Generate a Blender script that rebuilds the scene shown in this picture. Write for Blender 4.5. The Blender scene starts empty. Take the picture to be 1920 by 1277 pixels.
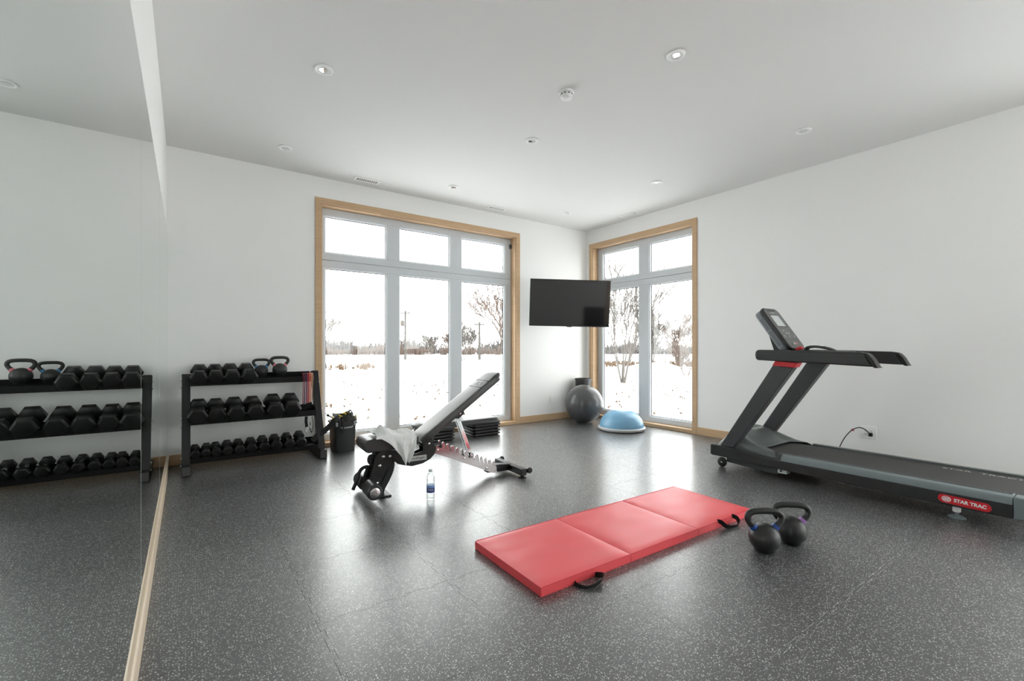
import bpy, math, random
from mathutils import Vector, Matrix, noise

# ------------------------------------------------------------------ camera, sky, exposure
SC = bpy.context.scene
COL = SC.collection
R = math.radians
YAW = 0.6211
EYE = 1.125
cam_data = bpy.data.cameras.new('camera')
cam_data.sensor_width = 36.0
cam_data.lens = 852.36 / 1920 * 36.0
cam_data.shift_y = 13.67 / 1920
cam_data.clip_start = 0.05
cam_data.clip_end = 2000
cam = bpy.data.objects.new('camera', cam_data)
COL.objects.link(cam)
cam.location = (0, 0, EYE)
cam.rotation_euler = (R(90), 0, -YAW)
SC.camera = cam

SC.view_settings.view_transform = 'Standard'
SC.view_settings.look = 'None'
SC.view_settings.gamma = 1.0
SC.view_settings.use_curve_mapping = False
SC.view_settings.exposure = 2.72

world = bpy.data.worlds.new('overcast_sky')
SC.world = world
world.use_nodes = True
wn = world.node_tree.nodes
wl = world.node_tree.links
bg = wn['Background']
tc = wn.new('ShaderNodeTexCoord')
nz = wn.new('ShaderNodeTexNoise'); nz.inputs['Scale'].default_value = 1.6; nz.inputs['Detail'].default_value = 4
rp = wn.new('ShaderNodeValToRGB')
rp.color_ramp.elements[0].position = 0.3; rp.color_ramp.elements[0].color = (0.95, 0.955, 0.96, 1)
rp.color_ramp.elements[1].position = 0.7; rp.color_ramp.elements[1].color = (1.0, 0.99, 0.975, 1)
wl.new(tc.outputs['Generated'], nz.inputs['Vector'])
wl.new(nz.outputs['Fac'], rp.inputs['Fac'])
wl.new(rp.outputs['Color'], bg.inputs['Color'])
bg.inputs['Strength'].default_value = 1.0

XL, XR, YB, H, YF = -0.156, 5.392, 5.424, 3.048, -2.6   # left, right, back wall planes, ceiling, front wall

def portal(name, loc, rot, sx, sy):
    l = bpy.data.lights.new(name, 'AREA'); l.shape = 'RECTANGLE'; l.size = sx; l.size_y = sy
    l.energy = 1.0; l.cycles.is_portal = True
    o = bpy.data.objects.new(name, l); COL.objects.link(o); o.location = loc; o.rotation_euler = rot
portal('window_portal_back', (2.59, YB + 0.30, 1.40), (R(-90), 0, 0), 2.74, 2.74)
portal('window_portal_right', (XR + 0.30, 4.37, 1.40), (R(-90), 0, R(-90)), 1.84, 2.74)

portal('added_portal_front', (4.10, YF - 0.30, 1.40), (R(90), 0, 0), 2.34, 2.74)  # portal for the added glazing in the front wall
portal('added_portal_side', (XR + 0.30, -1.10, 1.40), (R(-90), 0, R(-90)), 2.74, 2.74)  # portal for the added window at the rear of the right wall

SC.cycles.use_denoising = True
SC.cycles.max_bounces = 12
SC.cycles.diffuse_bounces = 8
SC.cycles.glossy_bounces = 6
SC.cycles.transparent_max_bounces = 16
SC.cycles.sample_clamp_indirect = 6.0
SC.cycles.caustics_reflective = True
SC.cycles.caustics_refractive = False

# ------------------------------------------------------------------ materials
def pm(name, col, rough=0.5, metal=0.0, spec=0.5, vary=0.0, vscale=8.0, bump=0.0, bscale=60.0, coat=0.0, aniso=None, stretch=None):
    m = bpy.data.materials.new(name); m.use_nodes = True
    nt = m.node_tree; n = nt.nodes; L = nt.links
    b = n['Principled BSDF']
    b.inputs['Roughness'].default_value = rough
    b.inputs['Metallic'].default_value = metal
    b.inputs['Specular IOR Level'].default_value = spec
    b.inputs['Coat Weight'].default_value = coat
    tcn = n.new('ShaderNodeTexCoord')
    mp = n.new('ShaderNodeMapping')
    L.new(tcn.outputs['Object'], mp.inputs['Vector'])
    if stretch: mp.inputs['Scale'].default_value = stretch
    t = n.new('ShaderNodeTexNoise'); t.inputs['Scale'].default_value = vscale; t.inputs['Detail'].default_value = 3
    L.new(mp.outputs['Vector'], t.inputs['Vector'])
    mx = n.new('ShaderNodeMix'); mx.data_type = 'RGBA'
    a = [max(0, c * (1 - vary)) for c in col]; c2 = [min(1, c * (1 + vary)) for c in col]
    mx.inputs['A'].default_value = (*a, 1); mx.inputs['B'].default_value = (*c2, 1)
    L.new(t.outputs['Fac'], mx.inputs['Factor'])
    L.new(mx.outputs['Result'], b.inputs['Base Color'])
    if bump:
        t2 = n.new('ShaderNodeTexNoise'); t2.inputs['Scale'].default_value = bscale; t2.inputs['Detail'].default_value = 2
        L.new(mp.outputs['Vector'], t2.inputs['Vector'])
        bp = n.new('ShaderNodeBump'); bp.inputs['Strength'].default_value = bump; bp.inputs['Distance'].default_value = 0.002
        L.new(t2.outputs['Fac'], bp.inputs['Height']); L.new(bp.outputs['Normal'], b.inputs['Normal'])
    return m

M = {}
M['wall'] = pm('wall_paint', (0.915, 0.912, 0.90), 0.6, spec=0.3, vary=0.01, vscale=2, bump=0.05, bscale=220)
M['ceiling'] = pm('ceiling_paint', (0.80, 0.797, 0.788), 0.8, spec=0.2, vary=0.01, vscale=2)
M['oak'] = pm('pale_maple', (0.58, 0.395, 0.235), 0.45, spec=0.35, vary=0.16, vscale=9, bump=0.03, bscale=40, stretch=(0.6, 0.6, 6))
M['maple_long'] = pm('pale_maple_board', (0.58, 0.395, 0.235), 0.42, spec=0.35, vary=0.16, vscale=9, bump=0.03, bscale=40, stretch=(0.5, 0.5, 7))
M['ledge'] = pm('lit_maple', (0.74, 0.60, 0.45), 0.38, spec=0.45, vary=0.08, vscale=9, stretch=(0.5, 0.5, 7))  # maple made paler to stand in for strong light on the ledge
M['pvc'] = pm('window_vinyl', (0.64, 0.67, 0.70), 0.35, spec=0.4, vary=0.01)
M['bead'] = pm('white_glazing_bead', (0.85, 0.87, 0.89), 0.35, spec=0.4, vary=0.01)
M['gasket'] = pm('dark_gasket', (0.05, 0.05, 0.055), 0.6)
M['black_steel'] = pm('black_powder_coat', (0.009, 0.0095, 0.010), 0.42, spec=0.4, vary=0.1, vscale=30, bump=0.06, bscale=400)
M['rubber'] = pm('black_rubber', (0.006, 0.0063, 0.0066), 0.40, spec=0.38, vary=0.15, vscale=25, bump=0.1, bscale=300)
M['chrome'] = pm('chrome', (0.75, 0.76, 0.77), 0.10, metal=1.0, vary=0.03)
M['steel'] = pm('polished_steel', (0.60, 0.57, 0.57), 0.20, metal=1.0, vary=0.05, vscale=20)
M['ladder'] = pm('ladder_steel', (0.40, 0.37, 0.37), 0.15, metal=1.0, vary=0.04, vscale=14)
M['iron'] = pm('kettlebell_coat', (0.017, 0.0175, 0.0175), 0.42, spec=0.5, vary=0.1, vscale=40, bump=0.12, bscale=350)
M['leather'] = pm('bench_vinyl', (0.035, 0.036, 0.037), 0.36, spec=0.55, vary=0.08, vscale=12, bump=0.08, bscale=260)
M['red_vinyl'] = pm('red_mat_vinyl', (0.86, 0.085, 0.100), 0.42, spec=0.6, vary=0.05, vscale=6, bump=0.12, bscale=30)
M['red_side'] = pm('red_mat_side', (0.72, 0.05, 0.07), 0.45, spec=0.4, vary=0.06, vscale=14, bump=0.1, bscale=40)
M['webbing'] = pm('black_webbing', (0.02, 0.02, 0.02), 0.75, spec=0.25, vary=0.2, vscale=80, bump=0.2, bscale=500)
M['towel'] = pm('white_towel', (0.80, 0.81, 0.80), 0.9, spec=0.1, vary=0.03, vscale=30, bump=0.35, bscale=380)
M['tm_black'] = pm('treadmill_black_plastic', (0.022, 0.022, 0.023), 0.40, spec=0.45, vary=0.08, vscale=20, bump=0.04, bscale=500)
M['tm_grey'] = pm('treadmill_grey_plastic', (0.105, 0.118, 0.118), 0.36, spec=0.5, vary=0.04, vscale=10)
M['tm_dark'] = pm('treadmill_post_paint', (0.045, 0.048, 0.051), 0.4, spec=0.45, vary=0.05)
M['tm_rail'] = pm('treadmill_rail_grey', (0.17, 0.20, 0.21), 0.42, spec=0.45, vary=0.03)
M['tm_belt'] = pm('running_belt', (0.055, 0.053, 0.052), 0.7, spec=0.3, vary=0.25, vscale=120, bump=0.2, bscale=300)
M['tm_shell'] = pm('console_shell_silver', (0.22, 0.24, 0.26), 0.35, spec=0.5, vary=0.03)
M['tm_face'] = pm('console_face', (0.13, 0.13, 0.128), 0.4, spec=0.45, vary=0.03)
M['lcd'] = pm('console_lcd', (0.60, 0.63, 0.64), 0.25, spec=0.5, vary=0.02)
M['red_plastic'] = pm('red_plastic', (0.62, 0.02, 0.03), 0.35, spec=0.45, vary=0.03)
M['white_plastic'] = pm('white_plastic', (0.93, 0.93, 0.92), 0.35, spec=0.45, vary=0.02)
M['off_white'] = pm('pale_bracket', (0.66, 0.72, 0.71), 0.4, vary=0.03)
M['print_white'] = pm('white_print', (0.85, 0.85, 0.85), 0.5, vary=0.01)
M['print_black'] = pm('black_print', (0.02, 0.02, 0.02), 0.5, vary=0.01)
M['print_grey'] = pm('pale_grey_print', (0.5, 0.5, 0.49), 0.5, vary=0.01)
M['blue_vinyl'] = pm('blue_dome', (0.20, 0.42, 0.62), 0.30, spec=0.5, vary=0.06, vscale=5, bump=0.05, bscale=20)
M['base_grey'] = pm('pale_grey_base', (0.62, 0.63, 0.63), 0.45, vary=0.03)
M['ball'] = pm('dark_ball', (0.075, 0.075, 0.078), 0.28, spec=0.5, vary=0.08, vscale=6)
M['bin_black'] = pm('black_bin_plastic', (0.018, 0.019, 0.02), 0.42, spec=0.4, vary=0.06, bump=0.05, bscale=200)
M['bin_grey'] = pm('dark_grey_plastic', (0.06, 0.06, 0.062), 0.5, vary=0.06)
M['handle_grey'] = pm('grey_handle', (0.30, 0.31, 0.31), 0.45, vary=0.04)
M['step_top'] = pm('step_dark_grey', (0.12, 0.122, 0.125), 0.42, spec=0.5, vary=0.06, bump=0.1, bscale=300)
M['step_riser'] = pm('step_riser_black', (0.022, 0.022, 0.023), 0.24, spec=0.6, vary=0.06)
M['snow'] = None
M['concrete'] = pm('subfloor', (0.03, 0.03, 0.03), 0.8)
M['band_red'] = pm('red_latex', (0.50, 0.03, 0.05), 0.4, vary=0.05)
M['band_wine'] = pm('wine_latex', (0.28, 0.03, 0.06), 0.4, vary=0.05)
M['band_navy'] = pm('navy_latex', (0.03, 0.05, 0.14), 0.4, vary=0.05)
M['band_coral'] = pm('coral_latex', (0.75, 0.20, 0.12), 0.4, vary=0.05)
M['band_peach'] = pm('peach_latex', (0.80, 0.48, 0.30), 0.4, vary=0.05)
M['ring_royal'] = pm('royal_blue_ring', (0.02, 0.07, 0.32), 0.35, vary=0.03)
M['ring_purple'] = pm('purple_ring', (0.36, 0.18, 0.48), 0.35, vary=0.03)
M['ring_blue'] = pm('light_blue_ring', (0.06, 0.25, 0.50), 0.35, vary=0.03)
M['ring_pink'] = pm('pink_ring', (0.75, 0.22, 0.26), 0.35, vary=0.03)
M['yellow'] = pm('yellow_rope', (0.75, 0.50, 0.04), 0.6, vary=0.15, vscale=60)
M['canvas'] = pm('dark_canvas', (0.07, 0.07, 0.065), 0.8, spec=0.2, vary=0.25, vscale=25, bump=0.3, bscale=120)
M['grey_box'] = pm('grey_card', (0.32, 0.31, 0.30), 0.6, vary=0.06)
M['label_blue'] = pm('label_navy', (0.03, 0.05, 0.24), 0.4, vary=0.05)
M['label_sky'] = pm('label_sky_blue', (0.22, 0.36, 0.66), 0.4, vary=0.05)
M['lens_grey'] = pm('lamp_lens', (0.28, 0.28, 0.27), 0.3, vary=0.05)
M['vent_dark'] = pm('vent_dark', (0.12, 0.12, 0.12), 0.7)
M['bark'] = pm('bark', (0.105, 0.080, 0.068), 0.9, spec=0.1, vary=0.25, vscale=3)
M['bark_grey'] = pm('grey_bark', (0.105, 0.094, 0.085), 0.9, spec=0.1, vary=0.25, vscale=3)
M['leaf_rust'] = pm('rust_leaves', (0.15, 0.075, 0.045), 0.8, spec=0.1, vary=0.3, vscale=2)
M['far_wood'] = pm('far_woodland', (0.105, 0.096, 0.092), 0.95, spec=0.05, vary=0.2, vscale=0.05)
M['dry_grass'] = pm('dry_grass', (0.12, 0.080, 0.052), 0.9, spec=0.05, vary=0.3, vscale=1)
M['pole_wood'] = pm('weathered_pole', (0.07, 0.064, 0.058), 0.9, spec=0.1, vary=0.15)
M['wire'] = pm('wire', (0.03, 0.03, 0.03), 0.7)
M['dark_fabric'] = pm('dark_upholstery', (0.02, 0.02, 0.021), 0.8, spec=0.2, vary=0.15, bump=0.2, bscale=300)

def mirror_mat():
    m = bpy.data.materials.new('mirror_silver'); m.use_nodes = True
    b = m.node_tree.nodes['Principled BSDF']
    b.inputs['Metallic'].default_value = 1; b.inputs['Roughness'].default_value = 0.0
    b.inputs['Base Color'].default_value = (0.80, 0.855, 0.835, 1)
    return m
M['mirror'] = mirror_mat()
M['mirror_edge'] = pm('mirror_glass_edge', (0.72, 0.80, 0.77), 0.2, vary=0.02)

def glass_mat():
    m = bpy.data.materials.new('window_glass'); m.use_nodes = True
    nt = m.node_tree; n = nt.nodes; L = nt.links
    n.remove(n['Principled BSDF'])
    out = n['Material Output']
    tr = n.new('ShaderNodeBsdfTransparent'); tr.inputs['Color'].default_value = (0.96, 0.98, 0.975, 1)
    gl = n.new('ShaderNodeBsdfGlossy'); gl.inputs['Roughness'].default_value = 0.0
    lw = n.new('ShaderNodeLayerWeight'); lw.inputs['Blend'].default_value = 0.5
    pw = n.new('ShaderNodeMath'); pw.operation = 'POWER'; pw.inputs[1].default_value = 5.0
    fr = n.new('ShaderNodeMath'); fr.operation = 'MULTIPLY_ADD'; fr.inputs[1].default_value = 0.95; fr.inputs[2].default_value = 0.04
    L.new(lw.outputs['Facing'], pw.inputs[0]); L.new(pw.outputs['Value'], fr.inputs[0])
    mx = n.new('ShaderNodeMixShader')
    L.new(fr.outputs['Value'], mx.inputs['Fac']); L.new(tr.outputs['BSDF'], mx.inputs[1]); L.new(gl.outputs['BSDF'], mx.inputs[2])
    L.new(mx.outputs['Shader'], out.inputs['Surface'])
    return m
M['glass'] = glass_mat()

def bottle_mat():
    m = bpy.data.materials.new('clear_bottle_plastic'); m.use_nodes = True
    nt = m.node_tree; n = nt.nodes; L = nt.links
    n.remove(n['Principled BSDF'])
    out = n['Material Output']
    tr = n.new('ShaderNodeBsdfTransparent'); tr.inputs['Color'].default_value = (0.90, 0.92, 0.92, 1)
    gl = n.new('ShaderNodeBsdfGlossy'); gl.inputs['Roughness'].default_value = 0.05
    lw = n.new('ShaderNodeLayerWeight'); lw.inputs['Blend'].default_value = 0.35
    mx = n.new('ShaderNodeMixShader')
    L.new(lw.outputs['Facing'], mx.inputs['Fac']); L.new(tr.outputs['BSDF'], mx.inputs[1]); L.new(gl.outputs['BSDF'], mx.inputs[2])
    L.new(mx.outputs['Shader'], out.inputs['Surface'])
    return m
M['bottle'] = bottle_mat()

def screen_mat():
    m = bpy.data.materials.new('television_glass'); m.use_nodes = True
    b = m.node_tree.nodes['Principled BSDF']
    b.inputs['Base Color'].default_value = (0.012, 0.012, 0.013, 1)
    b.inputs['Roughness'].default_value = 0.06
    b.inputs['Specular IOR Level'].default_value = 0.85
    return m
M['screen'] = screen_mat()

def floor_mat():
    m = bpy.data.materials.new('speckled_rubber_tile'); m.use_nodes = True
    nt = m.node_tree; n = nt.nodes; L = nt.links
    b = n['Principled BSDF']
    g = n.new('ShaderNodeNewGeometry')
    dn = n.new('ShaderNodeTexNoise'); dn.inputs['Scale'].default_value = 130; dn.inputs['Detail'].default_value = 1
    L.new(g.outputs['Position'], dn.inputs['Vector'])
    ad = n.new('ShaderNodeVectorMath'); ad.operation = 'MULTIPLY_ADD'
    ad.inputs[1].default_value = (0.010, 0.010, 0.0)
    L.new(dn.outputs['Color'], ad.inputs[0]); L.new(g.outputs['Position'], ad.inputs[2])
    def fleck(scale, frac, lo, hi):
        v = n.new('ShaderNodeTexVoronoi'); v.inputs['Scale'].default_value = scale; v.voronoi_dimensions = '2D'
        L.new(ad.outputs['Vector'], v.inputs['Vector'])
        mr = n.new('ShaderNodeMapRange'); mr.inputs['From Min'].default_value = lo; mr.inputs['From Max'].default_value = hi
        mr.inputs['To Min'].default_value = 1; mr.inputs['To Max'].default_value = 0
        L.new(v.outputs['Distance'], mr.inputs['Value'])
        sp = n.new('ShaderNodeSeparateColor'); L.new(v.outputs['Color'], sp.inputs['Color'])
        lt = n.new('ShaderNodeMath'); lt.operation = 'LESS_THAN'; lt.inputs[1].default_value = frac
        L.new(sp.outputs['Red'], lt.inputs[0])
        mu = n.new('ShaderNodeMath'); mu.operation = 'MULTIPLY'
        L.new(mr.outputs['Result'], mu.inputs[0]); L.new(lt.outputs['Value'], mu.inputs[1])
        return mu
    f1 = fleck(105, 0.30, 0.15, 0.26); f2 = fleck(200, 0.24, 0.18, 0.30)
    mxm = n.new('ShaderNodeMath'); mxm.operation = 'MAXIMUM'
    L.new(f1.outputs['Value'], mxm.inputs[0]); L.new(f2.outputs['Value'], mxm.inputs[1])
    mx = n.new('ShaderNodeMix'); mx.data_type = 'RGBA'
    mx.inputs['A'].default_value = (0.030, 0.031, 0.033, 1); mx.inputs['B'].default_value = (0.60, 0.60, 0.60, 1)
    L.new(mxm.outputs['Value'], mx.inputs['Factor']); L.new(mx.outputs['Result'], b.inputs['Base Color'])
    rn = n.new('ShaderNodeTexNoise'); rn.inputs['Scale'].default_value = 2.2; rn.inputs['Detail'].default_value = 5
    L.new(g.outputs['Position'], rn.inputs['Vector'])
    rr = n.new('ShaderNodeMapRange'); rr.inputs['To Min'].default_value = 0.44; rr.inputs['To Max'].default_value = 0.50
    rr.inputs['From Min'].default_value = 0.3; rr.inputs['From Max'].default_value = 0.7
    L.new(rn.outputs['Fac'], rr.inputs['Value']); L.new(rr.outputs['Result'], b.inputs['Roughness'])
    b.inputs['Specular IOR Level'].default_value = 1.0
    b.inputs['Coat Weight'].default_value = 0.8; b.inputs['Coat Roughness'].default_value = 0.22; b.inputs['Coat IOR'].default_value = 1.5
    bn = n.new('ShaderNodeTexNoise'); bn.inputs['Scale'].default_value = 190; bn.inputs['Detail'].default_value = 2
    L.new(g.outputs['Position'], bn.inputs['Vector'])
    bp = n.new('ShaderNodeBump'); bp.inputs['Strength'].default_value = 0.35; bp.inputs['Distance'].default_value = 0.0016
    L.new(bn.outputs['Fac'], bp.inputs['Height'])
    L.new(bp.outputs['Normal'], b.inputs['Normal'])
    bp2 = n.new('ShaderNodeBump'); bp2.inputs['Strength'].default_value = 0.18; bp2.inputs['Distance'].default_value = 0.0016
    L.new(bn.outputs['Fac'], bp2.inputs['Height']); L.new(bp2.outputs['Normal'], b.inputs['Coat Normal'])
    return m
M['floor'] = floor_mat()

def snow_mat():
    m = bpy.data.materials.new('snow_with_dead_grass'); m.use_nodes = True
    nt = m.node_tree; n = nt.nodes; L = nt.links
    b = n['Principled BSDF']; b.inputs['Roughness'].default_value = 0.9; b.inputs['Specular IOR Level'].default_value = 0.1
    g = n.new('ShaderNodeNewGeometry')
    big = n.new('ShaderNodeTexNoise'); big.inputs['Scale'].default_value = 0.16; big.inputs['Detail'].default_value = 3
    sm = n.new('ShaderNodeTexNoise'); sm.inputs['Scale'].default_value = 2.4; sm.inputs['Detail'].default_value = 6; sm.inputs['Roughness'].default_value = 0.7
    L.new(g.outputs['Position'], big.inputs['Vector']); L.new(g.outputs['Position'], sm.inputs['Vector'])
    a = n.new('ShaderNodeMath'); a.operation = 'MULTIPLY_ADD'; a.inputs[1].default_value = 0.55
    L.new(big.outputs['Fac'], a.inputs[0]); L.new(sm.outputs['Fac'], a.inputs[2])
    mr = n.new('ShaderNodeMapRange'); mr.inputs['From Min'].default_value = 0.87; mr.inputs['From Max'].default_value = 0.95
    L.new(a.outputs['Value'], mr.inputs['Value'])
    mx = n.new('ShaderNodeMix'); mx.data_type = 'RGBA'
    mx.inputs['A'].default_value = (0.88, 0.885, 0.89, 1); mx.inputs['B'].default_value = (0.12, 0.09, 0.065, 1)
    L.new(mr.outputs['Result'], mx.inputs['Factor']); L.new(mx.outputs['Result'], b.inputs['Base Color'])
    return m
M['snow'] = snow_mat()

# ------------------------------------------------------------------ mesh building
class MB:
    def __init__(s): s.v = []; s.f = []
    def add(s, vs, fs):
        o = len(s.v); s.v += [tuple(p) for p in vs]; s.f += [tuple(i + o for i in f) for f in fs]; return s
    def box(s, c, d, rot=None):
        c = Vector(c); hx, hy, hz = d[0] / 2, d[1] / 2, d[2] / 2
        vs = []
        for z in (-hz, hz):
            for x, y in ((-hx, -hy), (hx, -hy), (hx, hy), (-hx, hy)):
                p = Vector((x, y, z))
                if rot: p = rot @ p
                vs.append(c + p)
        return s.add(vs, [(3, 2, 1, 0), (4, 5, 6, 7), (0, 1, 5, 4), (1, 2, 6, 5), (2, 3, 7, 6), (3, 0, 4, 7)])
    def bx(s, x0, x1, y0, y1, z0, z1):
        return s.box(((x0 + x1) / 2, (y0 + y1) / 2, (z0 + z1) / 2), (x1 - x0, y1 - y0, z1 - z0))
    def prism(s, pts, off):
        off = Vector(off); a = [Vector(p) for p in pts]; n = len(a)
        nrm = Vector((0, 0, 0))
        for i in range(n): nrm += a[i].cross(a[(i + 1) % n])
        if nrm.dot(off) < 0: a.reverse()
        vs = a + [p + off for p in a]
        fs = [tuple(range(n - 1, -1, -1)), tuple(range(n, 2 * n))]
        fs += [(i, (i + 1) % n, n + (i + 1) % n, n + i) for i in range(n)]
        return s.add(vs, fs)
    def tube(s, pts, r, n=10, closed=False, squash=1.0, up=None):
        P = [Vector(p) for p in pts]; k = len(P)
        rs = r if isinstance(r, (list, tuple)) else [r] * k
        vs = []; prev = None
        for i in range(k):
            if closed: t = P[(i + 1) % k] - P[i - 1]
            else: t = P[min(i + 1, k - 1)] - P[max(i - 1, 0)]
            t.normalize()
            if prev is None:
                ref = Vector(up) if up else (Vector((0, 0, 1)) if abs(t.z) < 0.9 else Vector((1, 0, 0)))
            else: ref = prev
            u = ref - t * ref.dot(t)
            if u.length < 1e-6: u = t.orthogonal()
            u.normalize(); w = t.cross(u); prev = u
            for j in range(n):
                a = 2 * math.pi * j / n
                vs.append(P[i] + u * math.cos(a) * rs[i] * squash + w * math.sin(a) * rs[i])
        fs = []
        for i in range(k if closed else k - 1):
            i2 = (i + 1) % k
            for j in range(n):
                fs.append((i * n + j, i * n + (j + 1) % n, i2 * n + (j + 1) % n, i2 * n + j))
        if not closed:
            fs.append(tuple(range(n - 1, -1, -1))); fs.append(tuple((k - 1) * n + j for j in range(n)))
        return s.add(vs, fs)
    def strap(s, pts, wid, thick, across):
        """flat tape along pts; across = direction(s) of its width"""
        P = [Vector(p) for p in pts]; k = len(P); vs = []
        for i in range(k):
            t = (P[min(i + 1, k - 1)] - P[max(i - 1, 0)]).normalized()
            a = Vector(across[i] if isinstance(across[0], (list, tuple)) else across)
            a = (a - t * a.dot(t)).normalized(); nn = t.cross(a)
            for sx, sy in ((-1, -1), (1, -1), (1, 1), (-1, 1)):
                vs.append(P[i] + a * sx * wid / 2 + nn * sy * thick / 2)
        fs = []
        for i in range(k - 1):
            for j in range(4):
                fs.append((i * 4 + j, i * 4 + (j + 1) % 4, (i + 1) * 4 + (j + 1) % 4, (i + 1) * 4 + j))
        fs.append((3, 2, 1, 0)); fs.append(tuple((k - 1) * 4 + j for j in range(4)))
        return s.add(vs, fs)
    def lathe(s, prof, n=32, mat=None):
        vs = []; fs = []; k = len(prof)
        for r, z in prof:
            for j in range(n):
                a = 2 * math.pi * j / n; vs.append(Vector((r * math.cos(a), r * math.sin(a), z)))
        for i in range(k - 1):
            for j in range(n):
                fs.append((i * n + j, i * n + (j + 1) % n, (i + 1) * n + (j + 1) % n, (i + 1) * n + j))
        if prof[0][0] > 1e-6: fs.append(tuple(range(n - 1, -1, -1)))
        if prof[-1][0] > 1e-6: fs.append(tuple((k - 1) * n + j for j in range(n)))
        if mat: vs = [mat @ v for v in vs]
        return s.add(vs, fs)
    def grid(s, fn, nu, nv, thick=None):
        vs = []; fs = []
        for i in range(nu + 1):
            for j in range(nv + 1): vs.append(Vector(fn(i / nu, j / nv)))
        w = nv + 1
        for i in range(nu):
            for j in range(nv): fs.append((i * w + j, (i + 1) * w + j, (i + 1) * w + j + 1, i * w + j + 1))
        return s.add(vs, fs)

def mesh_of(name, mb, mat, smooth=None):
    me = bpy.data.meshes.new(name)
    me.from_pydata([tuple(p) for p in mb.v], [], mb.f)
    me.validate(); me.update()
    if mat is not None: me.materials.append(mat)
    if smooth is not None:
        me.shade_smooth()
        if smooth < 180: me.set_sharp_from_angle(angle=R(smooth))
    return me

def obj(name, mb, mat, parent=None, smooth=None, bevel=0, segs=2, sub=0, solid=0, loc=None, rot=None):
    mat = M[mat] if isinstance(mat, str) else mat
    me = mesh_of(name, mb, mat, smooth)
    o = bpy.data.objects.new(name, me); COL.objects.link(o)
    if parent: o.parent = parent
    if loc: o.location = loc
    if rot: o.rotation_euler = rot
    if solid:
        md = o.modifiers.new('thickness', 'SOLIDIFY'); md.thickness = solid; md.offset = 0
    if bevel:
        md = o.modifiers.new('bevel', 'BEVEL'); md.width = bevel; md.segments = segs; md.limit_method = 'ANGLE'; md.angle_limit = R(35)
        if smooth is None:
            me.shade_smooth(); me.set_sharp_from_angle(angle=R(50))
    if sub:
        md = o.modifiers.new('subdivision', 'SUBSURF'); md.levels = sub; md.render_levels = sub
    return o

def thing(name, label, cat, loc=(0, 0, 0), rotz=0, group=None):
    o = bpy.data.objects.new(name, None); COL.objects.link(o)
    o.empty_display_size = 0.1
    o.location = loc; o.rotation_euler = (0, 0, rotz)
    o['label'] = label; o['category'] = cat
    if group: o['group'] = group
    return o
def tag(o, label, cat, group=None):
    o['label'] = label; o['category'] = cat
    if group: o['group'] = group
    return o
def struct(o): o['kind'] = 'structure'; return o
def stuff(o): o['kind'] = 'stuff'; return o
def dup(root, loc, rot, label, scale=1.0):
    r = root.copy(); COL.objects.link(r); r.location = loc; r.rotation_euler = rot; r.scale = (scale,) * 3
    r['label'] = label
    for ch in list(root.children):
        c = ch.copy(); COL.objects.link(c); c.parent = r
        for g in ch.children:
            d = g.copy(); COL.objects.link(d); d.parent = c
    return r
def lettering(name, body, size, mat, parent, mtx, extrude=0.0004, align='CENTER', shear=0, bold=0.0, width=None):
    cu = bpy.data.curves.new(name, 'FONT'); cu.body = body; cu.size = size; cu.extrude = extrude
    cu.align_x = align; cu.align_y = 'CENTER'; cu.shear = shear; cu.offset = bold; cu.resolution_u = 3
    t = bpy.data.objects.new(name + '_curve', cu); COL.objects.link(t)
    dg = bpy.context.evaluated_depsgraph_get(); dg.update()
    me = bpy.data.meshes.new_from_object(t.evaluated_get(dg))
    bpy.data.objects.remove(t)
    if width:
        xs = [v.co.x for v in me.vertices]; k = width / (max(xs) - min(xs))
        for v in me.vertices: v.co.x *= k
    me.name = name; me.materials.clear(); me.materials.append(M[mat])
    o = bpy.data.objects.new(name, me); COL.objects.link(o)
    if parent: o.parent = parent
    o.matrix_local = mtx
    return o
def frame_mtx(o, x, z):
    """matrix with origin o, local x axis x, local z axis z (text faces +z)"""
    x = Vector(x).normalized(); z = Vector(z); z = (z - x * z.dot(x)).normalized(); y = z.cross(x)
    m = Matrix.Identity(4)
    for i in range(3): m[i][0] = x[i]; m[i][1] = y[i]; m[i][2] = z[i]; m[i][3] = o[i]
    return m
def arc(cx, cz, r, a0, a1, n):
    return [(cx + r * math.cos(R(a0 + (a1 - a0) * i / n)), cz + r * math.sin(R(a0 + (a1 - a0) * i / n))) for i in range(n + 1)]
def rrect(x0, x1, z0, z1, r, n=4):
    return arc(x1 - r, z0 + r, r, -90, 0, n) + arc(x1 - r, z1 - r, r, 0, 90, n) + arc(x0 + r, z1 - r, r, 90, 180, n) + arc(x0 + r, z0 + r, r, 180, 270, n)

# ------------------------------------------------------------------ room shell
T = 0.24
W1 = dict(a=1.235, b=3.951, z0=0.035, z1=2.752)       # opening in the back wall (x)
W2 = dict(a=3.468, b=5.274, z0=0.035, z1=2.752)       # opening in the right wall (y)

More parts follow.
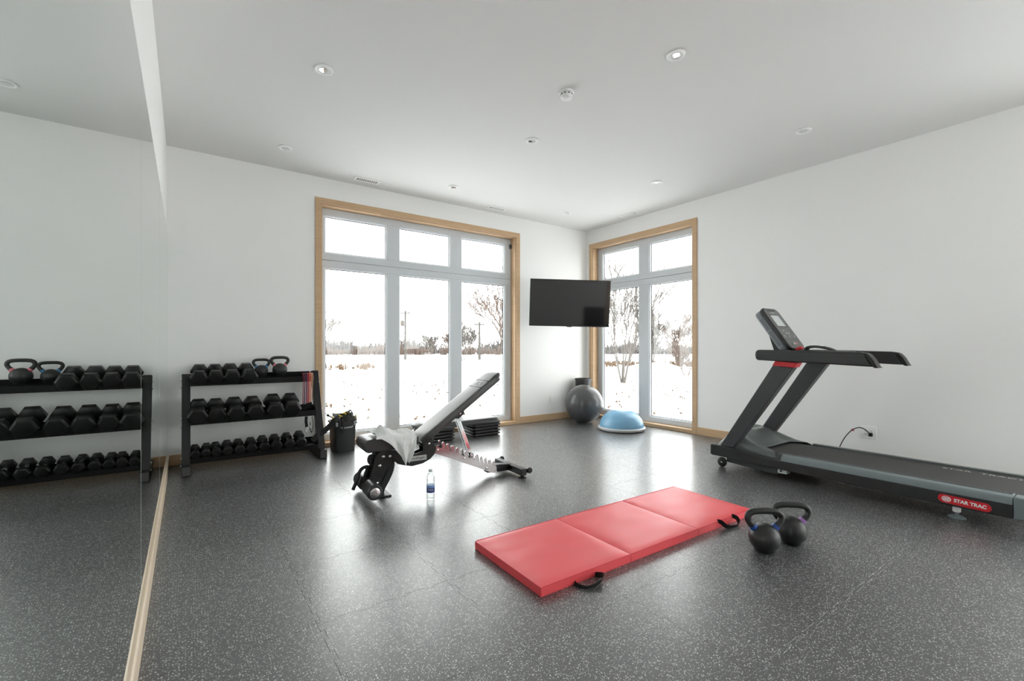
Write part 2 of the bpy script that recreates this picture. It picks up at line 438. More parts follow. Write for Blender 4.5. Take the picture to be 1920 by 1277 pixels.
def wall_with_hole(name, mk, lo, hi, a, b, z0, z1):
    m = MB()
    u = [lo, a, b, hi]; z = [-0.16, z0, z1, H + 0.1]
    idx = {}
    vs = []
    for side in (0, 1):
        for i in range(4):
            for j in range(4):
                idx[(side, i, j)] = len(vs); vs.append(mk(u[i], side, z[j]))
    fs = []
    for side in (0, 1):
        for i in range(3):
            for j in range(3):
                if i == 1 and j == 1: continue
                q = [idx[(side, i, j)], idx[(side, i + 1, j)], idx[(side, i + 1, j + 1)], idx[(side, i, j + 1)]]
                fs.append(tuple(q if side == 0 else q[::-1]))
    def rim(seq, flip):
        for (i, j), (i2, j2) in zip(seq, seq[1:]):
            q = [idx[(0, i, j)], idx[(1, i, j)], idx[(1, i2, j2)], idx[(0, i2, j2)]]
            fs.append(tuple(q[::-1] if flip else q))
    rim([(0, 0), (1, 0), (2, 0), (3, 0), (3, 1), (3, 2), (3, 3), (2, 3), (1, 3), (0, 3), (0, 2), (0, 1), (0, 0)], False)
    rim([(1, 1), (2, 1), (2, 2), (1, 2), (1, 1)], True)
    m.add(vs, fs)
    return struct(obj(name, m, 'wall'))
wall_with_hole('wall_back', lambda u, s, z: (u, YB + s * T, z), XL - T, XR + T, W1['a'], W1['b'], W1['z0'], W1['z1'])
W4 = dict(a=-2.45, b=0.25, z0=0.035, z1=2.752)       # unseen window added behind the camera to even out the light (y)
wall_with_hole('wall_right', lambda u, s, z: (XR + s * T, u, z), 0.5, YB, W2['a'], W2['b'], W2['z0'], W2['z1'])
wall_with_hole('wall_right', lambda u, s, z: (XR + s * T, u, z), YF, 0.5, W4['a'], W4['b'], W4['z0'], W4['z1'])
struct(obj('wall_left', MB().bx(XL - T, XL, YF, YB, -0.16, H + 0.1), 'wall'))
W3 = dict(a=2.95, b=5.25, z0=0.035, z1=2.752)         # unseen glazing added behind the camera to brighten the room (x)
wall_with_hole('wall_front', lambda u, s, z: (u, YF - s * T, z), XL - T, XR + T, W3['a'], W3['b'], W3['z0'], W3['z1'])
struct(obj('ceiling', MB().bx(XL - T, XR + T, YF - T, YB + T, H, H + 0.1), 'ceiling'))

# floor: slab with interlocking rubber tiles laid on it
floor = struct(obj('floor', MB().bx(XL, XR, YF, YB, -0.15, -0.009), 'concrete'))
TS = 0.588
def tile_outline():
    n = 4; am = 0.015; pts = []
    side = []
    p = 1.0 / n
    for k in range(n):
        c = (k + 0.5) * p
        side += [(c - 0.30 * p, 0), (c - 0.36 * p, 1), (c + 0.10 * p, 1), (c + 0.04 * p, 0)]
    def e(t, o): return t * TS, o * am
    bottom = [e(t, o) for t, o in side]
    pts += [(0, 0)] + [(t, -o) for t, o in bottom]
    pts += [(TS, 0)] + [(TS + o, t) for t, o in bottom]
    pts += [(TS, TS)] + [(t, TS - o) for t, o in reversed(bottom)]
    pts += [(0, TS)] + [(0 + o, t) for t, o in reversed(bottom)]
    return [(x - TS / 2, y - TS / 2) for x, y in pts]
def tile_mesh(clip=None):
    o = tile_outline()
    if clip:
        x1, y0, y1 = clip
        def cut(poly, f):
            out = []
            for i in range(len(poly)):
                a, b = poly[i - 1], poly[i]; fa, fb = f(a), f(b)
                if (fa >= 0) != (fb >= 0):
                    t = fa / (fa - fb); out.append((a[0] + (b[0] - a[0]) * t, a[1] + (b[1] - a[1]) * t))
                if fb >= 0: out.append(b)
            return out
        o = cut(o, lambda p: x1 - p[0]); o = cut(o, lambda p: y1 - p[1]); o = cut(o, lambda p: p[1] - y0)
    m = MB(); n = len(o)
    k1, k2 = 0.9988, 0.9968
    vs = [(x * k1, y * k1, -0.0085) for x, y in o] + [(x * k1, y * k1, -0.0007) for x, y in o] + [(x * k2, y * k2, 0) for x, y in o]
    fs = [tuple(range(2 * n, 3 * n))]
    for a in (0, n):
        fs += [(a + i, a + (i + 1) % n, a + n + (i + 1) % n, a + n + i) for i in range(n)]
    m.add(vs, fs)
    return mesh_of('floor_tile', m, M['floor'])
tile_full = tile_mesh(); cache = {}
ncol = int(math.ceil((XR - XL) / TS))
y_first = 1.97 - TS * 8
for i in range(ncol):
    cx = XL + TS * (i + 0.5)
    for j in range(14):
        cy = y_first + TS * (j + 0.5)
        if cy + TS / 2 < YF or cy - TS / 2 > YB: continue
        clip = (min(9, round(XR + 0.015 - cx, 4)), max(-9, round(YF - cy, 4)), min(9, round(YB + 0.015 - cy, 4)))
        inside = clip[0] > TS / 2 + 0.02 and clip[1] < -TS / 2 - 0.02 and clip[2] > TS / 2 + 0.02
        if inside: me = tile_full
        else:
            if clip not in cache: cache[clip] = tile_mesh(clip)
            me = cache[clip]
        t = bpy.data.objects.new('floor_tile', me); COL.objects.link(t); t.parent = floor; t.location = (cx, cy, 0)

# baseboards and the ledge under the mirror
def board(name, x0, x1, y0, y1, z1=0.10):
    return struct(obj(name, MB().bx(x0, x1, y0, y1, 0, z1), 'maple_long', bevel=0.004))
board('baseboard_back', XL + 0.02, W1['a'] - 0.0665, YB - 0.016, YB)
board('baseboard_back', W1['b'] + 0.0665, XR, YB - 0.016, YB)
board('baseboard_right', XR - 0.016, XR, W4['b'] + 0.067, W2['a'] - 0.0665)
def ledge():
    prof = [(XL, 0), (XL + 0.022, 0), (XL + 0.022, 0.098), (XL + 0.016, 0.105), (XL, 0.106)]
    m = MB().prism([(x, YF, z) for x, z in prof], (0, YB - YF - 0.017, 0))
    return struct(obj('trim_1', m, 'ledge', bevel=0.0015))
ledge()

# mirror: tall glass panels standing on the ledge
mirror = thing('wall_mirror', 'tall frameless wall mirror in several panels covering the left wall', 'mirror', (XL, 0, 0))
MZ0, MZ1 = 0.107, 2.228
for y0, y1, tilt in ((3.8325, 5.404, 0.0), (2.3125, 3.8315, 0.0), (-0.40, 2.3100, 0.0)):
    m = MB().bx(0.0005, 0.0065, y0 - y1, 0, MZ0, MZ1)        # pivots on its far edge
    p = obj('mirror_panel', m, 'mirror', mirror, loc=(0.003, y1, 0), rot=(0, 0, tilt))
    e = MB().bx(0.0004, 0.0068, 0.0001, 0.0022, MZ0, MZ1)
    obj('polished_edge', e, 'mirror_edge', p)

# ------------------------------------------------------------------ windows
def window(name, a, b, z0, z1, splits, to_world, label_side):
    """built in (u along wall, d outwards from wall face, z)"""
    root = bpy.data.objects.new(name, None); COL.objects.link(root); struct(root)
    def P(u, d, z): return to_world(u, d, z)
    def bar(nm, u0, u1, d0, d1, q0, q1, mat, par=root, bevel=0.0):
        m = MB(); cs = [P(u, d, z) for u in (u0, u1) for d in (d0, d1) for z in (q0, q1)]
        xs = [c[0] for c in cs]; ys = [c[1] for c in cs]; zs = [c[2] for c in cs]
        m.bx(min(xs), max(xs), min(ys), max(ys), min(zs), max(zs))
        return obj(nm, m, mat, par, bevel=bevel)
    cw = 0.066
    bar('casing', a - cw, a, -0.018, 0.0, 0, z1, 'oak', bevel=0.003)
    bar('casing', b, b + cw, -0.018, 0.0, 0, z1, 'oak', bevel=0.003)
    bar('casing', a - cw, b + cw, -0.018, 0.0, z1, z1 + cw, 'maple_long', bevel=0.003)
    jt = 0.018; D = 0.125
    bar('jamb', a, a + jt - 0.008, 0.001, D, z0, z1, 'oak')
    bar('jamb', b - jt + 0.008, b, 0.001, D, z0, z1, 'oak')
    bar('jamb', a, b, 0.001, D, z1 - jt + 0.008, z1, 'maple_long')
    bar('sill', a, b, -0.018, D + 0.0, 0.0, z0 + 0.012, 'maple_long', bevel=0.004)
    a2, b2 = a + 0.01, b - 0.01; zb, zt = z0 + 0.012, z1 - 0.01
    zm0, zm1 = 2.060, 2.225
    d0, d1 = D - 0.012, D + 0.055
    rows = ((zb, (zm0 + zm1) / 2 - 0.002), ((zm0 + zm1) / 2 + 0.002, zt))
    glass = ((0.115, zm0), (zm1, 2.662))
    for (r0, r1), (g0, g1) in zip(rows, glass):
        # one outer frame per row with its posts
        m = MB()
        cols = splits
        us = [a2] + [x for c in cols for x in c] + [b2]
        fr = bpy.data.objects.new('window_frame', None)
        parts = []
        bar('frame_rail', a2, b2, d0, d1, r0, g0, 'pvc', bevel=0.004)
        bar('frame_rail', a2, b2, d0, d1, g1, r1, 'pvc', bevel=0.004)
        for k in range(0, len(us), 2):
            bar('frame_post', us[k], us[k + 1], d0 + 0.001, d1, g0, g1, 'pvc', bevel=0.003)
        for c0, c1 in cols:
            pass
        opens = [(us[k + 1], us[k + 2]) for k in range(0, len(us) - 2, 2)]
        for u0, u1 in opens:
            pane = bar('pane', u0 + 0.004, u1 - 0.004, D + 0.030, D + 0.036, g0 + 0.004, g1 - 0.004, 'glass')
            w = 0.013
            for q in ((u0, u0 + w, g0, g1), (u1 - w, u1, g0, g1), (u0 + w, u1 - w, g1 - w, g1), (u0 + w, u1 - w, g0, g0 + w)):
                bar('glazing_bead', q[0], q[1], D + 0.006, D + 0.029, q[2], q[3], 'bead', bevel=0.002)
            s = 0.021
            for q in ((u0 + w, u0 + s, g0 + w, g1 - w), (u1 - s, u1 - w, g0 + w, g1 - w), (u0 + s, u1 - s, g1 - s, g1 - w), (u0 + s, u1 - s, g0 + w, g0 + s)):
                bar('gasket', q[0], q[1], D + 0.026, D + 0.0298, q[2], q[3], 'gasket')
    return root
w1 = window('window_1', W1['a'], W1['b'], W1['z0'], W1['z1'],
       [(1.298, 2.045), (2.200, 2.938), (3.104, 3.838)], lambda u, d, z: (u, YB + d, z), 'back')
w2 = window('window_2', W2['a'], W2['b'], W2['z0'], W2['z1'],
       [(3.538, 4.248), (4.434, 5.168)], lambda u, d, z: (XR + d, u, z), 'right')
w3 = window('added_window_front', W3['a'], W3['b'], W3['z0'], W3['z1'],
       [(3.015, 4.02), (4.18, 5.185)], lambda u, d, z: (u, YF - d, z), 'front')  # added out of view, brings daylight in from the front wall
w4 = window('added_window_side', W4['a'], W4['b'], W4['z0'], W4['z1'],
       [(-2.385, -1.18), (-1.02, 0.185)], lambda u, d, z: (XR + d, u, z), 'right')  # added out of view, more daylight from the right rear
# small contact sensor high in the corner of the big window
m = MB().bx(3.905, 3.935, YB + 0.085, YB + 0.105, 2.60, 2.66)
obj('sensor', m, 'gasket', w1, bevel=0.003)

# ------------------------------------------------------------------ ceiling fittings
LIGHTS = [(0.77, 3.31, 'recessed ceiling downlight nearest the mirror, above the middle of the room'),
          (2.61, 1.80, 'large near recessed ceiling downlight above the red mat'),
          (0.77, 4.82, 'recessed ceiling downlight above the dumbbell rack'),
          (2.60, 3.32, 'recessed ceiling downlight in the middle of the ceiling beyond the smoke detector'),
          (4.44, 1.77, 'recessed ceiling downlight above the treadmill'),
          (2.59, 4.82, 'recessed ceiling downlight between the two vents over the big window'),
          (4.43, 3.31, 'recessed ceiling downlight in front of the right-hand window'),
          (4.41, 4.81, 'small recessed ceiling downlight nearest the far corner')]
proto = None
for x, y, lab in LIGHTS:
    if proto is None:
        proto = thing('recessed_light', lab, 'downlight', (x, y, H), 0, 'recessed ceiling downlights')
        obj('trim_ring', MB().lathe([(0.043, -0.001), (0.061, -0.001), (0.061, -0.006), (0.057, -0.010), (0.047, -0.009), (0.043, -0.004)], 36), 'white_plastic', proto, smooth=40)
        obj('lens', MB().lathe([(0.0, -0.0015), (0.0425, -0.0015), (0.0425, -0.003), (0.0, -0.003)], 28), 'lens_grey', proto, smooth=40)
        obj('reflector', MB().lathe([(0.018, -0.0032), (0.030, -0.0032), (0.030, -0.0075), (0.018, -0.006)], 28), 'chrome', proto, smooth=40)
    else:
        dup(proto, (x, y, H), (0, 0, 0), lab)
sd = thing('smoke_detector', 'domed white smoke detector in the middle of the ceiling', 'smoke detector', (2.325, 2.545, H))
obj('base', MB().lathe([(0.0, 0), (0.056, 0), (0.056, -0.012), (0.050, -0.016), (0, -0.016)], 32), 'white_plastic', sd, smooth=40)
obj('dome', MB().lathe([(0.046, -0.016), (0.047, -0.030), (0.040, -0.046), (0.022, -0.053), (0.0, -0.054)], 32), 'white_plastic', sd, smooth=50)
for k in range(10):
    a = 2 * math.pi * k / 10
    obj('smoke_slot', MB().box((0.0465 * math.cos(a), 0.0465 * math.sin(a), -0.024), (0.004, 0.016, 0.007), Matrix.Rotation(a, 3, 'Z')), 'vent_dark', sd)
VENTS = [(1.685, 5.215, 0, 'white slotted ceiling vent above the left half of the big window'),
         (3.475, 5.220, 0, 'white slotted ceiling vent above the right end of the big window'),
         (5.190, 4.350, 90, 'white slotted ceiling vent above the narrower right-hand window')]
proto = None
for x, y, a, lab in VENTS:
    if proto is None:
        proto = thing('ceiling_vent', lab, 'vent', (x, y, H), R(a), 'ceiling vents')
        obj('backing', MB().bx(-0.115, 0.115, -0.035, 0.035, -0.003, -0.0005), 'vent_dark', proto)
        fr = MB()
        pts = rrect(-0.148, 0.148, -0.063, 0.063, 0.004, 2)
        for q in ((-0.148, 0.148, 0.034, 0.063), (-0.148, 0.148, -0.063, -0.034)):
            obj('frame_side', MB().bx(q[0], q[1], q[2], q[3], -0.007, -0.0005), 'white_plastic', proto, bevel=0.002)
        for q in ((-0.148, -0.114), (0.114, 0.148)):
            obj('frame_side', MB().bx(q[0], q[1], -0.0345, 0.0345, -0.007, -0.0005), 'white_plastic', proto, bevel=0.002)
        for k in range(9):
            obj('slat', MB().box((-0.092 + k * 0.023, 0, -0.005), (0.010, 0.066, 0.0012), Matrix.Rotation(R(35), 3, 'Y')), 'white_plastic', proto)
    else:
        dup(proto, (x, y, H), (0, 0, R(a)), lab)

# ------------------------------------------------------------------ television
phi = -YAW + R(4)
tv = thing('television', 'flat black television hung in the far corner beside the right-hand window', 'television', (4.459, 4.802, 1.763))
tv.rotation_euler = (Matrix.Rotation(phi, 3, 'Z') @ Matrix.Rotation(R(5), 3, 'X') @ Matrix.Rotation(R(1.1), 3, 'Y')).to_euler()
TW, TH = 1.160, 0.668
obj('cabinet', MB().bx(-TW / 2, TW / 2, 0.0, 0.035, -TH / 2, TH / 2), 'tm_black', tv, bevel=0.004)
obj('screen', MB().bx(-TW / 2 + 0.007, TW / 2 - 0.007, -0.0012, -0.0002, -TH / 2 + 0.012, TH / 2 - 0.007), 'screen', tv)
obj('logo_tab', MB().bx(-0.035, 0.035, -0.002, 0.02, -TH / 2 - 0.008, -TH / 2 - 0.0005), 'tm_black', tv, bevel=0.002)
obj('back_cover', MB().bx(-0.38, 0.38, 0.0355, 0.065, -0.25, 0.16), 'tm_black', tv, bevel=0.01)
obj('mount_plate', MB().bx(-0.22, 0.22, 0.0655, 0.085, -0.12, 0.12), 'black_steel', tv, bevel=0.003)
bpy.context.view_layer.update()
tvi = tv.matrix_world.inverted()
wp = tvi @ Vector((4.56, YB - 0.03, 1.763))
obj('mount_arm', MB().tube([(0, 0.085, 0), wp * 0.5 + Vector((-0.10, 0.06, 0)), wp], 0.02, 8), 'black_steel', tv, smooth=40)
m = MB().bx(4.50, 4.62, YB - 0.03, YB - 0.0005, 1.62, 1.90); m.v = [tuple(tvi @ Vector(p)) for p in m.v]
obj('wall_plate', m, 'black_steel', tv, bevel=0.003)

# ------------------------------------------------------------------ sockets
def wall_plate(name, label, cat, mk, w, h, gangs):
    t = thing(name, label, cat, mk(0, 0, 0))
    base = Vector(mk(0, 0, 0))
    def b(u0, u1, d0, d1, z0, z1):
        c = [Vector(mk(u, d, z)) - base for u in (u0, u1) for d in (d0, d1) for z in (z0, z1)]
        return MB().bx(min(p.x for p in c), max(p.x for p in c), min(p.y for p in c), max(p.y for p in c), min(p.z for p in c), max(p.z for p in c))
    obj('cover_plate', b(-w / 2, w / 2, 0, 0.007, -h / 2, h / 2), 'white_plastic', t, bevel=0.003)
    for g in gangs:
        obj('receptacle', b(g - 0.0165, g + 0.0165, 0.007, 0.0095, -0.034, 0.034), 'white_plastic', t, bevel=0.002)
        for zc in (-0.017, 0.017):
            for du in (-0.006, 0.006):
                obj('slot', b(g + du - 0.0012, g + du + 0.0012, 0.0096, 0.0099, zc - 0.004, zc + 0.005), 'gasket', t)
            obj('slot', b(g - 0.002, g + 0.002, 0.0096, 0.0099, zc - 0.012, zc - 0.008), 'gasket', t)
    return t
wall_plate('power_outlet', 'white double outlet on the right wall with the treadmill plugged in', 'outlet',
           lambda u, d, z: (XR - d, 1.576 - u, 0.303 + z), 0.125, 0.122, (-0.023, 0.023))
wall_plate('power_outlet', 'small white outlet on the wall under the television', 'outlet',
           lambda u, d, z: (4.635 + u, YB - d, 0.326 + z), 0.074, 0.120, (0.0,))
def smooth_path(p, n=4):
    P = [Vector(q) for q in p]; out = []
    for i in range(len(P) - 1):
        a = P[max(i - 1, 0)]; b = P[i]; c = P[i + 1]; d = P[min(i + 2, len(P) - 1)]
        for k in range(n):
            t = k / n
            out.append(0.5 * ((2 * b) + (-a + c) * t + (2 * a - 5 * b + 4 * c - d) * t * t + (-a + 3 * b - 3 * c + d) * t ** 3))
    out.append(P[-1]); return out

# ------------------------------------------------------------------ dumbbell rack
RX0, RX1 = -0.005, 1.131
rack = thing('dumbbell_rack', 'black steel three-tier dumbbell rack against the back wall beside the mirror', 'rack', (0, 5.1, 0))
def rk(name, mb, mat='black_steel', par=rack, **k):
    mb.v = [(x, y - 5.1, z) for x, y, z in mb.v]
    return obj(name, mb, mat, par, **k)
for cx in (RX0, RX1):
    p = rk('post', MB().prism([(cx - 0.033, 4.905, 0.0), (cx - 0.033, 4.985, 0.0), (cx - 0.033, 5.325, 0.868), (cx - 0.033, 5.245, 0.880)], (0.066, 0, 0)), bevel=0.004)
    rk('foot', MB().bx(cx - 0.0345, cx + 0.0345, 4.868, 5.385, 0.0, 0.088), bevel=0.004)
    rk('foot_cap', MB().bx(cx - 0.030, cx + 0.030, 4.864, 4.868, 0.006, 0.082), 'bin_grey', bevel=0.001)
    sgn = -1 if cx == RX0 else 1
    for z in (0.825, 0.755, 0.475, 0.405, 0.135, 0.075):
        y = 4.945 + 0.392 * z
        rk('bolt', MB().lathe([(0, 0), (0.009, 0), (0.009, 0.006), (0.005, 0.009), (0, 0.009)], 8, Matrix.Translation((cx + sgn * 0.0335, y, z)) @ Matrix.Rotation(R(90) * sgn, 4, 'Y')), 'chrome', smooth=40)
TIERS = [(5.205, 0.764, 0.058), (5.045, 0.420, 0.060), (4.950, 0.090, 0.048)]
for fy, fz, lip in TIERS:
    prof = [(fy - 0.012, fz + lip), (fy, fz), (fy + 0.165, fz + 0.047), (fy + 0.155, fz + 0.105)]
    th = 0.004
    outer = prof; inner = [(fy - 0.012 + 0.004, fz + lip), (fy + 0.004, fz + th + 0.001), (fy + 0.161, fz + 0.047 + th), (fy + 0.151, fz + 0.104)]
    m = MB().prism([(RX0 + 0.0335, y, z) for y, z in outer + inner[::-1]], (RX1 - RX0 - 0.067, 0, 0))
    t = rk('tray', m)
    for x in (RX0 + 0.034, RX1 - 0.038):
        rk('end_plate', MB().prism([(x, fy - 0.010, fz + lip), (x, fy + 0.002, fz + 0.002), (x, fy + 0.16, fz + 0.049), (x, fy + 0.15, fz + 0.10)], (0.004, 0, 0)))

# hex dumbbells
def make_dumbbell(name, label, Rc, head, grip, handle_mat, group):
    t = thing(name, label, 'dumbbell', (0, 0, 0), 0, group)
    tot = grip + 2 * head
    for sg in (-1, 1):
        m = MB(); rings = []
        y_in, y_out = sg * grip / 2, sg * tot / 2
        rr = [(y_in, 0.72), (y_in + sg * 0.16 * head, 1.0), (y_out - sg * 0.16 * head, 1.0), (y_out, 0.80)]
        vs = []
        for y, k in rr:
            for j in range(6):
                a = R(60 * j)
                vs.append((Rc * k * math.cos(a), y, Rc * k * math.sin(a)))
        fs = []
        for i in range(3):
            for j in range(6):
                q = (i * 6 + j, i * 6 + (j + 1) % 6, (i + 1) * 6 + (j + 1) % 6, (i + 1) * 6 + j)
                fs.append(q if sg < 0 else q[::-1])
        fs.append(tuple(range(6)) if sg > 0 else tuple(range(5, -1, -1)))
        fs.append(tuple(18 + j for j in range(6)) if sg < 0 else tuple(18 + j for j in range(5, -1, -1)))
        m.add(vs, fs)
        obj('head', m, 'rubber', t, bevel=0.0025, segs=2)
    g = grip / 2
    m = MB().tube([(0, -g - 0.01, 0), (0, -g, 0), (0, -g * 0.5, 0), (0, 0, 0), (0, g * 0.5, 0), (0, g, 0), (0, g + 0.01, 0)], [0.0135, 0.0135, 0.0155, 0.017, 0.0155, 0.0135, 0.0135], 14)
    obj('handle', m, handle_mat, t, smooth=60)
    return t
ORD = ['first', 'second', 'third', 'fourth', 'fifth', 'sixth', 'seventh', 'eighth', 'ninth', 'tenth']
proto = make_dumbbell('dumbbell', '', 0.075, 0.072, 0.125, 'black_steel', 'hex dumbbells on the top tier')
ROW1 = [0.097, 0.226, 0.355, 0.495]
for k, x in enumerate(ROW1):
    lab = ORD[k] + ' black hex dumbbell from the mirror on the top tier of the rack'
    if k == 3: lab = 'black hex dumbbell beside the blue-ringed kettlebell on the top tier of the rack'
    loc = (x, 5.235, 0.874); rot = (R(15), 0, R(1.5 * (k - 1)))
    if k == 0: proto.location = loc; proto.rotation_euler = rot; proto['label'] = lab
    else: dup(proto, loc, rot, lab, 1.0 if k == 1 else 1.04)
proto = make_dumbbell('dumbbell', '', 0.084, 0.085, 0.125, 'black_steel', 'hex dumbbells on the middle tier')
ROW2 = [0.086, 0.226, 0.377, 0.533, 0.709, 0.866]
for k, x in enumerate(ROW2):
    lab = ORD[k] + ' large black hex dumbbell from the mirror on the middle tier of the rack'
    if k == 5: lab = 'large black hex dumbbell at the window end of the middle tier of the rack'
    loc = (x, 5.082, 0.541 + (0.006 if k > 3 else 0)); rot = (R(16), 0, R((-2, 0, 1, 2, -1, -4)[k]))
    if k == 0: proto.location = loc; proto.rotation_euler = rot; proto['label'] = lab
    else: dup(proto, loc, rot, lab, (1, .96, 1, 1, 1.04, 1.03)[k])
proto = make_dumbbell('dumbbell', '', 0.050, 0.050, 0.105, 'chrome', 'small chrome-handled dumbbells on the bottom tier')
ROW3 = [0.062, 0.145, 0.218, 0.308, 0.400, 0.500, 0.603, 0.708, 0.821, 0.930]
for k, x in enumerate(ROW3):
    lab = ORD[k] + ' small chrome-handled hex dumbbell from the mirror on the bottom tier of the rack'
    if k == 9: lab = 'small chrome-handled hex dumbbell at the window end of the bottom tier of the rack'
    sc = 0.82 + 0.03 * k
    loc = (x, 4.985, 0.194 + 0.004 * (k // 3)); rot = (R(14), 0, R((2, -3, 1, 0, 2, -1, 1, 0, 2, -3)[k]))
    if k == 0: proto.location = loc; proto.rotation_euler = rot; proto['label'] = lab; proto.scale = (sc,) * 3
    else: dup(proto, loc, rot, lab, sc)

# ------------------------------------------------------------------ kettlebells
def kettlebell(label, loc, rotz, scale, ring, group):
    t = thing('kettlebell', label, 'kettlebell', loc, rotz, group); t.scale = (scale,) * 3
    prof = [(0.0, 0.0), (0.044, 0.0), (0.049, 0.004)]
    for i in range(1, 15):
        a = -56 + (90 + 56) * i / 14
        prof.append((0.0785 * math.cos(R(a)), 0.072 + 0.0785 * math.sin(R(a)) * 0.96))
    prof[-1] = (0.0, prof[-1][1])
    obj('body', MB().lathe(prof, 36), 'iron', t, smooth=60)
    half = [(-0.050, 0.118), (-0.062, 0.134), (-0.076, 0.150), (-0.0865, 0.168), (-0.088, 0.186), (-0.078, 0.202), (-0.058, 0.2105), (-0.03, 0.2135), (0, 0.214)]
    path = half + [(-x, z) for x, z in half[-2::-1]]
    pts = smooth_path([(x, 0, z) for x, z in path], 3)
    obj('handle', MB().tube(pts, [0.0185 if (p.z < 0.15) else 0.0168 for p in pts], 14, up=(0, 1, 0)), 'iron', t, smooth=60)
    for sg in (-1, 1):
        q = [(sg * 0.053, 0, 0.122), (sg * 0.0585, 0, 0.1295), (sg * 0.065, 0, 0.1375)]
        obj('colour_ring', MB().tube(q, 0.0205, 16, up=(0, 1, 0)), ring, t, smooth=40)
    return t
kettlebell('black kettlebell with royal blue rings on the floor, nearer the red mat', (2.605, 1.235, 0), -YAW + R(-2), 1.03, 'ring_royal', 'kettlebells on the floor')
kettlebell('black kettlebell with purple rings standing half behind the other on the floor', (2.835, 1.195, 0), -YAW + R(-8), 1.03, 'ring_purple', 'kettlebells on the floor')
kettlebell('small black kettlebell with light blue rings on the top tier of the rack', (0.620, 5.270, 0.832), R(-4), 0.80, 'ring_blue', 'kettlebells on the rack')
kettlebell('black kettlebell with pink rings on the top tier of the rack', (0.790, 5.270, 0.832), R(3), 0.90, 'ring_pink', 'kettlebells on the rack')

# ------------------------------------------------------------------ bands and straps on the rack
BANDS = [(1.000, 'band_wine', 0.505, 0.0036, 'wine-red tube resistance band hanging at the window end of the rack'),
         (1.018, 'band_navy', 0.500, 0.0034, 'navy tube resistance band hanging between the red ones on the rack'),
         (1.040, 'band_red', 0.510, 0.0046, 'bright red tube resistance band hanging at the end of the rack'),
         (1.060, 'band_coral', 0.515, 0.0040, 'coral tube resistance band hanging at the end of the rack'),
         (1.078, 'band_peach', 0.520, 0.0036, 'peach tube resistance band hanging next to the post of the rack')]
for x, mt, zlow, r, lab in BANDS:
    b = thing('resistance_band', lab, 'band', (x, 5.19, 0.84), 0, 'resistance bands on the rack')
    zl = zlow - 0.84
    loop = [(0.0, 0.012, 0.010), (0.002, 0.0, 0.016), (0.003, -0.012, 0.008), (0.003, -0.016, -0.05), (0.0, -0.018, zl * 0.5), (-0.004, -0.02, zl + 0.03)]
    obj('tubing', MB().tube(smooth_path([(p[0] - 0.004, p[1], p[2]) for p in loop], 4), r, 8), mt, b, smooth=60)
    loop2 = [(p[0] * 1.5 + 0.008, p[1] - 0.006, p[2]) for p in loop]
    obj('tubing', MB().tube(smooth_path(loop2, 4), r, 8), mt, b, smooth=60)
    obj('grip', MB().tube([(-0.006, -0.024, zl + 0.03), (-0.006, -0.024, zl - 0.03)], 0.010, 8), 'webbing', b, smooth=60)
st = thing('carabiner_strap', 'black strap with steel carabiner hanging under the middle tier of the rack', 'strap', (1.0, 5.03, 0.42))
obj('webbing', MB().strap([(0, 0, 0), (-0.004, -0.004, -0.05), (0.003, -0.006, -0.11)], 0.028, 0.004, (1, 0, 0)), 'webbing', st)
obj('carabiner', MB().tube([(0.010 * math.cos(a * 0.524) , -0.008, -0.130 + 0.024 * math.sin(a * 0.524)) for a in range(12)], 0.0028, 6, closed=True), 'chrome', st, smooth=60)
st = thing('looped_strap', 'looped black ankle strap hanging next to the carabiner strap', 'strap', (1.055, 5.02, 0.42))
obj('webbing', MB().strap([(0, 0, 0), (0.006, -0.01, -0.08), (0.0, -0.012, -0.15), (-0.014, -0.014, -0.165), (-0.022, -0.012, -0.14), (-0.02, 0, -0.06)], 0.03, 0.004, (0.3, 1, 0)), 'webbing', st)
obj('buckle', MB().bx(-0.03, -0.002, -0.020, -0.014, -0.12, -0.095), 'chrome', st, bevel=0.002)

# ------------------------------------------------------------------ tote of training gear
tote = thing('storage_tote', 'black plastic tote overflowing with training straps beside the rack', 'bin', (1.398, 5.175, 0))
def tote_body():
    m = MB(); n = 5
    def ring(hx, hy, z): return [Vector((x, y, z)) for x, y in rrect(-hx, hx, -hy, hy, 0.018, 3)]
    rings = [ring(0.098, 0.136, 0.0), ring(0.109, 0.146, 0.295), ring(0.109, 0.146, 0.30), ring(0.121, 0.158, 0.30), ring(0.121, 0.158, 0.322), ring(0.112, 0.149, 0.322), ring(0.107, 0.144, 0.31), ring(0.096, 0.132, 0.012)]
    k = len(rings[0]); vs = [p for r_ in rings for p in r_]; fs = [tuple(range(k - 1, -1, -1))]
    for i in range(len(rings) - 1):
        fs += [(i * k + j, i * k + (j + 1) % k, (i + 1) * k + (j + 1) % k, (i + 1) * k + j) for j in range(k)]
    fs.append(tuple((len(rings) - 1) * k + j for j in range(k)))
    return m.add(vs, fs)
obj('body', tote_body(), 'bin_black', tote, smooth=40)
obj('handle', MB().tube([(-0.055, -0.150, 0.272), (-0.05, -0.165, 0.262), (0.06, -0.165, 0.268), (0.066, -0.150, 0.279)], 0.009, 8), 'handle_grey', tote, smooth=60)
for x in (-0.10, 0.09):
    obj('lid_clip', MB().bx(x - 0.012, x + 0.012, -0.167, -0.154, 0.285, 0.327), 'handle_grey', tote, bevel=0.003)
rope = thing('training_rope', 'yellow and black braided rope lying across the tote', 'rope', (1.36, 5.12, 0.34))
rp_pts = smooth_path([(-0.09, -0.04, 0.02), (-0.05, -0.05, 0.035), (0.0, -0.04, 0.055), (0.05, -0.02, 0.07), (0.09, 0.01, 0.06)], 5)
